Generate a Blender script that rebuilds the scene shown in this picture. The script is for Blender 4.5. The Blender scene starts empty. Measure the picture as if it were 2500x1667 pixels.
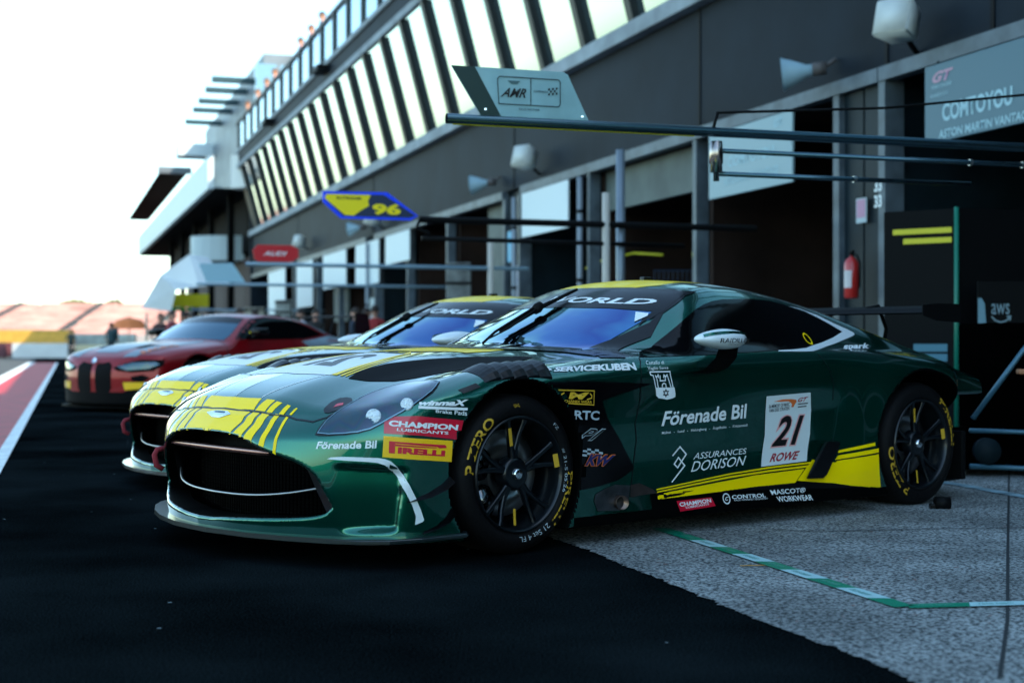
import bpy, bmesh, math, random, numpy as np
from mathutils import Vector, Matrix
from mathutils.bvhtree import BVHTree
random.seed(7); np.random.seed(7)
S=bpy.context.scene; C=S.collection
# ------------------------------------------------------------------ camera
cam=bpy.data.cameras.new('camera'); camo=bpy.data.objects.new('camera',cam); C.objects.link(camo)
cam.lens=50.0; cam.sensor_width=36.0; cam.clip_start=.05; cam.clip_end=3000
camo.location=(0,0,.914); camo.rotation_euler=(math.radians(90.04),0,0)
cam.dof.use_dof=True; cam.dof.focus_distance=6.35; cam.dof.aperture_fstop=2.1
S.camera=camo
# ------------------------------------------------------------------ light
SUN_EL=math.radians(44); SUN_DIR=Vector((.94,-.34,0)).normalized()
W=bpy.data.worlds.new('World'); S.world=W; W.use_nodes=True
nt=W.node_tree; bg=nt.nodes['Background']; sky=nt.nodes.new('ShaderNodeTexSky'); sky.sky_type='NISHITA'
sky.sun_disc=False; sky.sun_elevation=SUN_EL; sky.sun_rotation=math.atan2(SUN_DIR.x,SUN_DIR.y)
sky.air_density=1.0; sky.dust_density=0.7; sky.ozone_density=1.0
tint=nt.nodes.new('ShaderNodeMix'); tint.data_type='RGBA'; tint.blend_type='MULTIPLY'; tint.inputs[0].default_value=1.0; tint.inputs[7].default_value=(.89,1.0,.92,1)
nt.links.new(sky.outputs[0],tint.inputs[6]); nt.links.new(tint.outputs[2],bg.inputs[0]); bg.inputs[1].default_value=.15
sl=bpy.data.lights.new('sun','SUN'); sl.energy=3.2; sl.angle=math.radians(.5); sl.color=(1,.90,.78)
so=bpy.data.objects.new('sun',sl); C.objects.link(so)
sv=Vector((SUN_DIR.x*math.cos(SUN_EL),SUN_DIR.y*math.cos(SUN_EL),math.sin(SUN_EL)))
so.rotation_euler=sv.to_track_quat('Z','Y').to_euler(); so.location=(30,-10,30)
S.view_settings.view_transform='Standard'; S.view_settings.look='None'; S.view_settings.exposure=1.85
S.cycles.use_denoising=True; S.cycles.max_bounces=8; S.cycles.diffuse_bounces=3; S.cycles.glossy_bounces=4; S.cycles.transparent_max_bounces=12
S.cycles.sample_clamp_indirect=6.0; S.cycles.caustics_reflective=False; S.cycles.caustics_refractive=False
# ------------------------------------------------------------------ helpers
MATS={}
def mat(n,col=(.5,.5,.5),rough=.5,metal=0.,coat=0.,spec=.5,emit=None,noise=None,bump=None,ior=None,film=None,trans=0.,coatr=.03):
    """noise=(scale,amount,detail) varies colour; bump=(scale,strength)"""
    if n in MATS: return MATS[n]
    m=bpy.data.materials.new(n); m.use_nodes=True; MATS[n]=m
    t=m.node_tree; b=t.nodes['Principled BSDF']
    b.inputs['Base Color'].default_value=(*col,1); b.inputs['Roughness'].default_value=rough; b.inputs['Metallic'].default_value=metal
    b.inputs['Coat Weight'].default_value=coat; b.inputs['Coat Roughness'].default_value=coatr; b.inputs['Specular IOR Level'].default_value=spec
    if ior: b.inputs['IOR'].default_value=ior
    if film: b.inputs['Thin Film Thickness'].default_value=film[0]; b.inputs['Thin Film IOR'].default_value=film[1]
    if trans: b.inputs['Transmission Weight'].default_value=trans
    if emit: b.inputs['Emission Color'].default_value=(*emit[0],1); b.inputs['Emission Strength'].default_value=emit[1]
    if noise or bump:
        tc=t.nodes.new('ShaderNodeTexCoord')
    if noise:
        nz=t.nodes.new('ShaderNodeTexNoise'); nz.inputs['Scale'].default_value=noise[0]; nz.inputs['Detail'].default_value=noise[2] if len(noise)>2 else 5
        t.links.new(tc.outputs['Object'],nz.inputs['Vector'])
        r=t.nodes.new('ShaderNodeMapRange'); r.inputs[1].default_value=.3; r.inputs[2].default_value=.7; r.inputs[3].default_value=1-noise[1]; r.inputs[4].default_value=1+noise[1]
        t.links.new(nz.outputs[0],r.inputs[0])
        mx=t.nodes.new('ShaderNodeVectorMath'); mx.operation='SCALE'; mx.inputs[0].default_value=col; t.links.new(r.outputs[0],mx.inputs['Scale'])
        t.links.new(mx.outputs[0],b.inputs['Base Color'])
    if bump:
        n2=t.nodes.new('ShaderNodeTexNoise'); n2.inputs['Scale'].default_value=bump[0]; n2.inputs['Detail'].default_value=4
        t.links.new(tc.outputs['Object'],n2.inputs['Vector'])
        bp=t.nodes.new('ShaderNodeBump'); bp.inputs['Strength'].default_value=bump[1]; bp.inputs['Distance'].default_value=.02
        t.links.new(n2.outputs[0],bp.inputs['Height']); t.links.new(bp.outputs[0],b.inputs['Normal'])
    return m
def link(name,me,m=None,parent=None,smooth=False,**props):
    o=bpy.data.objects.new(name,me); C.objects.link(o)
    if m is not None:
        for q in (m if isinstance(m,(list,tuple)) else [m]): me.materials.append(q)
    if parent is not None: o.parent=parent
    if smooth: me.shade_smooth()
    for k,v in props.items(): o[k]=v
    return o
def from_bm(name,bm,m=None,parent=None,smooth=False,**props):
    me=bpy.data.meshes.new(name); bm.to_mesh(me); bm.free()
    return link(name,me,m,parent,smooth,**props)
def empty(name,loc,label,cat,group=None,rotz=0):
    o=bpy.data.objects.new(name,None); C.objects.link(o); o.location=loc; o.rotation_euler=(0,0,rotz); o.empty_display_size=.2
    o['label']=label; o['category']=cat
    if group: o['group']=group
    return o
def bbox(bm,a,b,M=None,bev=0.):
    """axis box from corner a to b, transformed by M"""
    vs=[bm.verts.new((x,y,z)) for x in (a[0],b[0]) for y in (a[1],b[1]) for z in (a[2],b[2])]
    fs=[bm.faces.new([vs[i] for i in q]) for q in ((0,1,3,2),(4,6,7,5),(0,4,5,1),(2,3,7,6),(0,2,6,4),(1,5,7,3))]
    if bev:
        es=set(e for f in fs for e in f.edges); r=bmesh.ops.bevel(bm,geom=list(es),offset=bev,segments=2,affect='EDGES',profile=.6)
        vs=list({v for f in r['faces'] for v in f.verts}|{v for v in vs if v.is_valid})
    if M is not None:
        for v in vs:
            if v.is_valid: v.co=M@v.co
    return vs
def tube(bm,pts,r,seg=10,cap=True):
    pts=[Vector(p) for p in pts]; n=len(pts); rings=[]
    rr=r if isinstance(r,(list,tuple)) else [r]*n
    up=None
    for i,p in enumerate(pts):
        d=(pts[min(i+1,n-1)]-pts[max(i-1,0)]).normalized()
        if up is None: up=Vector((0,0,1)) if abs(d.z)<.9 else Vector((1,0,0))
        a=d.cross(up).normalized(); b=a.cross(d).normalized(); up=b
        rings.append([bm.verts.new(p+(a*math.cos(t)+b*math.sin(t))*rr[i]) for t in [2*math.pi*k/seg for k in range(seg)]])
    for i in range(n-1):
        for k in range(seg):
            bm.faces.new([rings[i][k],rings[i][(k+1)%seg],rings[i+1][(k+1)%seg],rings[i+1][k]])
    if cap: bm.faces.new(rings[0][::-1]); bm.faces.new(rings[-1])
def lathe(bm,prof,seg=48,axis='y',closed=False,M=None):
    """prof list of (axial, radius)"""
    rings=[]
    for a,r in prof:
        ring=[]
        for k in range(seg):
            t=2*math.pi*k/seg; c,s=math.cos(t)*r,math.sin(t)*r
            v=Vector((c,a,s)) if axis=='y' else (Vector((c,s,a)) if axis=='z' else Vector((a,c,s)))
            ring.append(bm.verts.new(M@v if M is not None else v))
        rings.append(ring)
    n=len(rings)
    for i in range(n if closed else n-1):
        A,B=rings[i],rings[(i+1)%n]
        for k in range(seg):
            bm.faces.new([A[k],A[(k+1)%seg],B[(k+1)%seg],B[k]])
    return rings
def prism(bm,poly,z0,z1,M=None):
    a=[bm.verts.new((p[0],p[1],z0)) for p in poly]; b=[bm.verts.new((p[0],p[1],z1)) for p in poly]
    bm.faces.new(a[::-1]); bm.faces.new(b); n=len(poly)
    for i in range(n): bm.faces.new([a[i],a[(i+1)%n],b[(i+1)%n],b[i]])
    if M is not None:
        for v in a+b: v.co=M@v.co
def recalc(bm): bmesh.ops.recalc_face_normals(bm,faces=bm.faces)
def text_mesh(s,bold=0.,shear=0.,spacing=1.,res=3):
    cu=bpy.data.curves.new('lettering','FONT'); cu.body=s; cu.offset=bold; cu.shear=shear; cu.space_character=spacing; cu.resolution_u=res
    o=bpy.data.objects.new('lettering',cu); C.objects.link(o); bpy.context.view_layer.update()
    me=bpy.data.meshes.new_from_object(o.evaluated_get(bpy.context.evaluated_depsgraph_get()))
    bpy.data.objects.remove(o); bpy.data.curves.remove(cu)
    bm=bmesh.new(); bm.from_mesh(me); bpy.data.meshes.remove(me)
    bmesh.ops.remove_doubles(bm,verts=bm.verts,dist=1e-5)
    return bm
def quadmap(bm,q):
    """map the xy bounding box of bm onto quad q (TL,TR,BR,BL); returns nothing"""
    xs=[v.co.x for v in bm.verts]; ys=[v.co.y for v in bm.verts]
    x0,x1,y0,y1=min(xs),max(xs),min(ys),max(ys); TL,TR,BR,BL=[Vector(p) for p in q]
    for v in bm.verts:
        s=(v.co.x-x0)/(x1-x0); t=(v.co.y-y0)/(y1-y0)
        p=(BL*(1-s)+BR*s)*(1-t)+(TL*(1-s)+TR*s)*t
        v.co=Vector((p.x,p.y,p.z if len(p)>2 else 0))
def flat_text(name,s,q,m,parent,bold=0.,shear=0.):
    """q: four 3-D corners (in parent space) TL,TR,BR,BL"""
    bm=text_mesh(s,bold,shear); quadmap(bm,q); return from_bm(name,bm,m,parent)
def gridcut(bm,cell):
    for ax in (0,1):
        cs=[v.co[ax] for v in bm.verts]; a,b=min(cs),max(cs); k=int((b-a)/cell)
        for i in range(1,k+1):
            p=Vector((0,0,0)); p[ax]=a+(b-a)*i/(k+1); n=Vector((0,0,0)); n[ax]=1
            bmesh.ops.bisect_plane(bm,geom=bm.verts[:]+bm.edges[:]+bm.faces[:],plane_co=p,plane_no=n,dist=1e-6)
def poly2d(pts):
    bm=bmesh.new(); f=bm.faces.new([bm.verts.new((p[0],p[1],0)) for p in pts]); bm.normal_update()
    if f.normal.z<0: f.normal_flip()
    bmesh.ops.triangulate(bm,faces=[f],ngon_method='EAR_CLIP'); return bm
def stroke2d(paths,w):
    bm=bmesh.new()
    for p in paths:
        P=[Vector(q) for q in p]; n=len(P); L=[];R=[]
        closed=(P[0]-P[-1]).length<1e-4 and n>3
        for i in range(n):
            if closed: a=P[(i-1)%(n-1)]; c=P[(i+1)%(n-1)]; b=P[i%(n-1)]
            else: a=P[max(i-1,0)]; b=P[i]; c=P[min(i+1,n-1)]
            d1=(b-a).normalized() if (b-a).length>1e-6 else (c-b).normalized(); d2=(c-b).normalized() if (c-b).length>1e-6 else d1
            t=(d1+d2).normalized() if (d1+d2).length>1e-3 else d1; nn=Vector((-t.y,t.x)); k=1/max(.45,nn.dot(Vector((-d1.y,d1.x))))
            L.append(b+nn*w/2*k); R.append(b-nn*w/2*k)
        for i in range(n-1):
            bm.faces.new([bm.verts.new((*q,0)) for q in (L[i],R[i],R[i+1],L[i+1])])
    return bm
def _pt(h,d):
    # pchip tangents for knot spacings h, slopes d (list of arrays)
    n=len(h)+1; m=[None]*n
    m[0]=d[0]; m[-1]=d[-1]
    for k in range(1,n-1):
        a,b=d[k-1],d[k]; w1=2*h[k]+h[k-1]; w2=h[k]+2*h[k-1]
        ok=(a*b)>0
        with np.errstate(all='ignore'):
            v=(w1+w2)/(w1/np.where(ok,a,1)+w2/np.where(ok,b,1))
        m[k]=np.where(ok,v,0.0)
    return m
def interp(xk,V,x):
    """pchip through knots xk (ascending); V list of scalars or arrays shaped like x"""
    x=np.clip(x,xk[0],xk[-1]); n=len(xk)
    V=[np.asarray(v,float) for v in V]
    h=[xk[k+1]-xk[k] for k in range(n-1)]; d=[(V[k+1]-V[k])/h[k] for k in range(n-1)]
    m=_pt(h,d); out=np.zeros(np.broadcast(x,V[0]).shape)
    for k in range(n-1):
        if k==0: s=x<=xk[1]
        else: s=(x>xk[k])&(x<=xk[k+1])
        t=(x-xk[k])/h[k]; t2=t*t;t3=t2*t
        r=(2*t3-3*t2+1)*V[k]+(t3-2*t2+t)*h[k]*m[k]+(-2*t3+3*t2)*V[k+1]+(t3-t2)*h[k]*m[k+1]
        out=np.where(s,r,out)
    return out
def tab(xk,yk,Z,x,y):
    cols=[interp(xk,Z[j],x) for j in range(len(yk))]
    return interp(yk,cols,y)
def smax(a,b,k):
    hh=np.clip(.5+.5*(a-b)/k,0,1); return b+(a-b)*hh+k*hh*(1-hh)
def smin(a,b,k): return -smax(-a,-b,k)
def sstep(a,b,x):
    t=np.clip((x-a)/(b-a),0,1); return t*t*(3-2*t)
def mp(x): return round(x*(1.05+.0245*abs(x)),4) if x<0 else x
# ---- green coupe -------------------------------------------------------
TX=[-3.35,-3.2,-3.0,-2.7,-2.3,-1.9,-1.2,-.6,-.35,-.1,.15,.35,.6,.8,.92,1.0,1.08]
TX=[mp(v) for v in TX]
TY=[0,.3,.55,.70,.82,.93,1.03]
#      -3.35 -3.2  -3.0  -2.7  -2.3  -1.9  -1.2  -.6   -.35  -.1  .15   .35  .6    .8   .92   1.0
TZ=[[  .80 , .84 , .88 , .90 , .90 , .90 , .90 , .905, .896,.880,.855,.828,.775,.712,.640,.56,.46],
    [  .80 , .83 , .87 , .89 , .89 , .89 , .90 , .895, .886,.870,.845,.816,.762,.698,.628,.55,.45],
    [  .78 , .81 , .85 , .88 , .885, .885, .89 , .872, .852,.832,.802,.768,.712,.645,.590,.52,.43],
    [  .76 , .79 , .83 , .865, .880, .885, .885, .858, .835,.815,.790,.752,.685,.610,.56 ,.50,.42],
    [  .74 , .76 , .80 , .845, .872, .880, .872, .842, .822,.808,.795,.755,.672,.590,.54 ,.48,.41],
    [  .70 , .72 , .76 , .810, .842, .855, .845, .812, .795,.790,.775,.728,.640,.555,.50 ,.46,.40],
    [  .62 , .65 , .70 , .750, .780, .80 , .80 , .765, .755,.750,.735,.69 ,.60 ,.52 ,.47 ,.43,.38]]
WX=[-3.35,-3.2,-3.0,-2.7,-2.4,-2.15,-1.95,-1.75,-1.2,-.7,-.5,-.3,0,.3,.6]
WX=[mp(v) for v in WX]
WZ=[.08,.22,.38,.55,.70,.85]
#      -3.35 -3.2  -3.0  -2.7  -2.4  -2.15 -1.95 -1.75 -1.2  -.7   -.5   -.3   0    .3   .6
WW=[[  .76 , .84 , .93 , .99 , 1.0 , .99 , .975, .965, .955, .955, .95 , .95 , .98, .98, .97],
    [  .78 , .86 , .945, 1.0 , 1.01, 1.0 , .965, .935, .925, .93 , .935, .955, .99, .99, .98],
    [  .79 , .87 , .955, 1.01, 1.015,.985, .935, .915, .915, .92 , .93 , .965, 1.0, 1.0, .985],
    [  .79 , .87 , .955, 1.01, 1.01, .965, .925, .920, .925, .93 , .935, .97 , 1.0, 1.0, .98],
    [  .78 , .86 , .945, .995, .99 , .955, .935, .935, .930, .925, .93 , .955, .985,.985, .965],
    [  .74 , .82 , .90 , .95 , .95 , .93 , .92 , .910, .905, .90 , .90 , .925, .95, .95, .93]]
NY=[0,.2,.4,.55,.7,.8,.88,.94,.985,1.02]
NZ=[.08,.2,.35,.51,.615]
NX=[[1.03,1.01,.965,.90,.82,.74,.645,.53,.36,.10],
    [1.05,1.035,.99,.925,.845,.765,.66,.54,.36,.10],
    [1.05,1.035,1.0,.94,.86,.78,.67,.545,.37,.10],
    [1.035,1.02,.98,.925,.85,.775,.67,.545,.37,.10],
    [.925,.917,.895,.86,.81,.75,.65,.535,.36,.10]]
CX=[-3.4,-3.2,-3.0,-2.72,-2.4,-2.11,-1.8,-1.6,-1.45,-1.3,-1.15,-1.0,-.8,-.6,-.44,-.2,0.2]
CX=[mp(v) for v in CX]
CZ=[.80,.86,.925,1.012,1.105,1.180,1.236,1.253,1.254,1.241,1.208,1.153,1.060,.968,.892,.78,.60]
CWZ=[.7,.85,.93,1.0,1.08,1.15,1.22,1.3]
CWX=[-3.4,-3.0,-2.6,-2.3,-2.0,-1.6,-1.0,-.6,-.3]
CWX=[mp(v) for v in CWX]
CW=[[.75,.80,.84,.86,.88,.89,.90,.90,.90],
    [.62,.70,.77,.81,.845,.865,.87,.865,.85],
    [.55,.62,.70,.75,.785,.805,.81,.80,.78],
    [.48,.55,.63,.685,.725,.755,.76,.75,.73],
    [.42,.47,.55,.61,.655,.695,.70,.69,.67],
    [.36,.40,.48,.54,.60,.635,.64,.63,.61],
    [.30,.33,.40,.46,.53,.565,.57,.56,.54],
    [.20,.23,.30,.36,.43,.465,.47,.46,.44]]
AF=(0.0,.350,.402,1.0); AR=(-2.93,.352,.405,1.14)
GT_Y=[0,.1,.2,.29,.36,.47,.60,.68,.715,.735]; GT_Z=[.526,.524,.520,.510,.490,.455,.418,.365,.30,.25]
GB_Z=[.165,.167,.175,.180,.184,.190,.200,.213,.228,.25]
def body0(x,y,z):
    """smooth closed body, no openings; y>=0 half (use abs)"""
    y=np.abs(y)
    top=tab(TX,TY,TZ,x,y); w=tab(WX,WZ,WW,x,z); nx=tab(NY,NZ,NX,y,z)
    f=smax((z-top)*.93,y-w,.07)
    f=smax(f,(x-nx)*.8,.07)
    f=smax(f,(.085-z),.03)
    # tail face
    f=smax(f,(-3.59+.30*y*y+.10*(.8-z))-x,.08)
    xe=x+.5*y*y*sstep(-2.1,-1.0,x)
    c=interp(CX,CZ,xe)-.14*y*y-.12*y**4
    cw=tab(CWX,CWZ,CW,x,z)
    g=smax((z-c)*.9,(y-cw)*.85,.05)
    g=smax(g,.6-z,.02)
    return smin(f,g,.035)
def pocket(x,y,z):
    """inward displacement fields (m)"""
    y=np.abs(y); d=0
    # front corner intake
    t=sstep(.74,.84,y)*(1-sstep(.875,.925,y+.10*np.maximum(0,.30-z)-.10*np.maximum(0,z-.33)))
    u=sstep(.135,.165,z)*(1-sstep(.40,.425,z+.12*np.maximum(0,y-.78)))*(x>.2)
    d=d+.055*t*u
    return d
def body(x,y,z):
    f=body0(x,y,z); ya=np.abs(y)
    f=f+pocket(x,y,z)
    # bonnet vents: inward dish
    for (cx_,cz_,r,sx_) in (AF,AR):
        cyl=np.hypot(np.where(x<cx_,(x-cx_)/(.84 if sx_==1 else sx_),(x-cx_)/sx_),z-cz_)-r
        f=smax(f,-np.maximum(cyl,.60-ya),.010)
    gt=interp(GT_Y,GT_Z,ya); gb=interp(GT_Y,GB_Z,ya); nx=tab(NY,NZ,NX,ya,z)
    g=np.maximum(np.maximum(z-gt,gb-z),np.maximum(ya-.730,nx-.19-x))
    f=smax(f,-g,.018)
    return f
def surface_nets(fn,lo,hi,h,proj=3):
    n=[int(round((hi[k]-lo[k])/h))+1 for k in range(3)]
    ax=[lo[k]+h*np.arange(n[k]) for k in range(3)]
    V=np.empty(n,np.float32)
    for i0 in range(0,n[0],32):
        X,Y,Z=ax[0][i0:i0+32][:,None,None],ax[1][None,:,None],ax[2][None,None,:]
        V[i0:i0+32]=fn(X,Y,Z)
    S=V<0
    idx=-np.ones([m-1 for m in n],np.int64)
    c=[S[i:n[0]-1+i,j:n[1]-1+j,k:n[2]-1+k] for i in(0,1) for j in (0,1) for k in (0,1)]
    cnt=sum(a.astype(np.int8) for a in c); act=(cnt>0)&(cnt<8)
    ii=np.argwhere(act); idx[act]=np.arange(len(ii))
    P=np.zeros((len(ii),3)); W=np.zeros(len(ii))
    corners=[(i,j,k) for i in(0,1) for j in (0,1) for k in (0,1)]
    for a in corners:
        for ax_ in range(3):
            if a[ax_]: continue
            b=list(a); b[ax_]=1
            va=V[ii[:,0]+a[0],ii[:,1]+a[1],ii[:,2]+a[2]]; vb=V[ii[:,0]+b[0],ii[:,1]+b[1],ii[:,2]+b[2]]
            s=(va<0)!=(vb<0); t=np.where(s,va/np.where(s,va-vb,1),0)
            p=np.tile(np.array(a,float),(len(ii),1)); p[:,ax_]+=t
            P+=p*s[:,None]; W+=s
    P=(ii+P/W[:,None])*h+np.array(lo)
    F=[]
    for ax_ in range(3):
        o=[q for q in range(3) if q!=ax_]
        sl0=[slice(1,n[q]-1) for q in range(3)]; sl0[ax_]=slice(0,n[ax_]-1)
        sl1=list(sl0); sl1[ax_]=slice(1,n[ax_])
        a=S[tuple(sl0)];b=S[tuple(sl1)]
        for flip in (0,1):
            e=np.argwhere((a&~b) if flip==0 else (~a&b))
            if not len(e): continue
            e=e.copy(); e[:,o[0]]+=1; e[:,o[1]]+=1
            def g(d0,d1):
                q=e.copy(); q[:,o[0]]-=d0; q[:,o[1]]-=d1
                return idx[q[:,0],q[:,1],q[:,2]]
            quad=np.stack([g(1,1),g(0,1),g(0,0),g(1,0)],1)
            pos=(ax_!=1)
            if (flip==0)!=pos: quad=quad[:,::-1]
            F.append(quad)
    F=np.concatenate(F)
    for _ in range(proj):
        e=1e-3
        v=fn(P[:,0],P[:,1],P[:,2])
        G=np.stack([fn(P[:,0]+e*(k==0),P[:,1]+e*(k==1),P[:,2]+e*(k==2))-v for k in range(3)],1)/e
        g2=np.maximum((G**2).sum(1),.15)
        st=np.clip(v/g2,-h*.5,h*.5)
        P-=G*st[:,None]*.9
    return P,F
FRAMES={'side': ((0, -1, 0), (-1, 0, 0), (0, 0, 1)), 'corner': ((-0.6, -0.8, 0), (-0.8, 0.6, 0), (0, 0, 1)), 'top': ((0, 0, -1), (-1, 0, 0), (0, -1, 0)), 'nose': ((-0.70710678, 0, -0.70710678), (0, 1, 0), (-0.70710678, 0, 0.70710678)), 'front': ((-1, 0, 0), (0, 1, 0), (0, 0, 1)), 'shoulder': ((0, -0.6, -0.8), (-1, 0, 0), (0, -0.8, 0.6)), 'fcorner': ((-0.6, -0.4, -0.69282), (-0.5547, 0.83205, 0.0), (-0.57646, -0.38431, 0.72111))}
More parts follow.
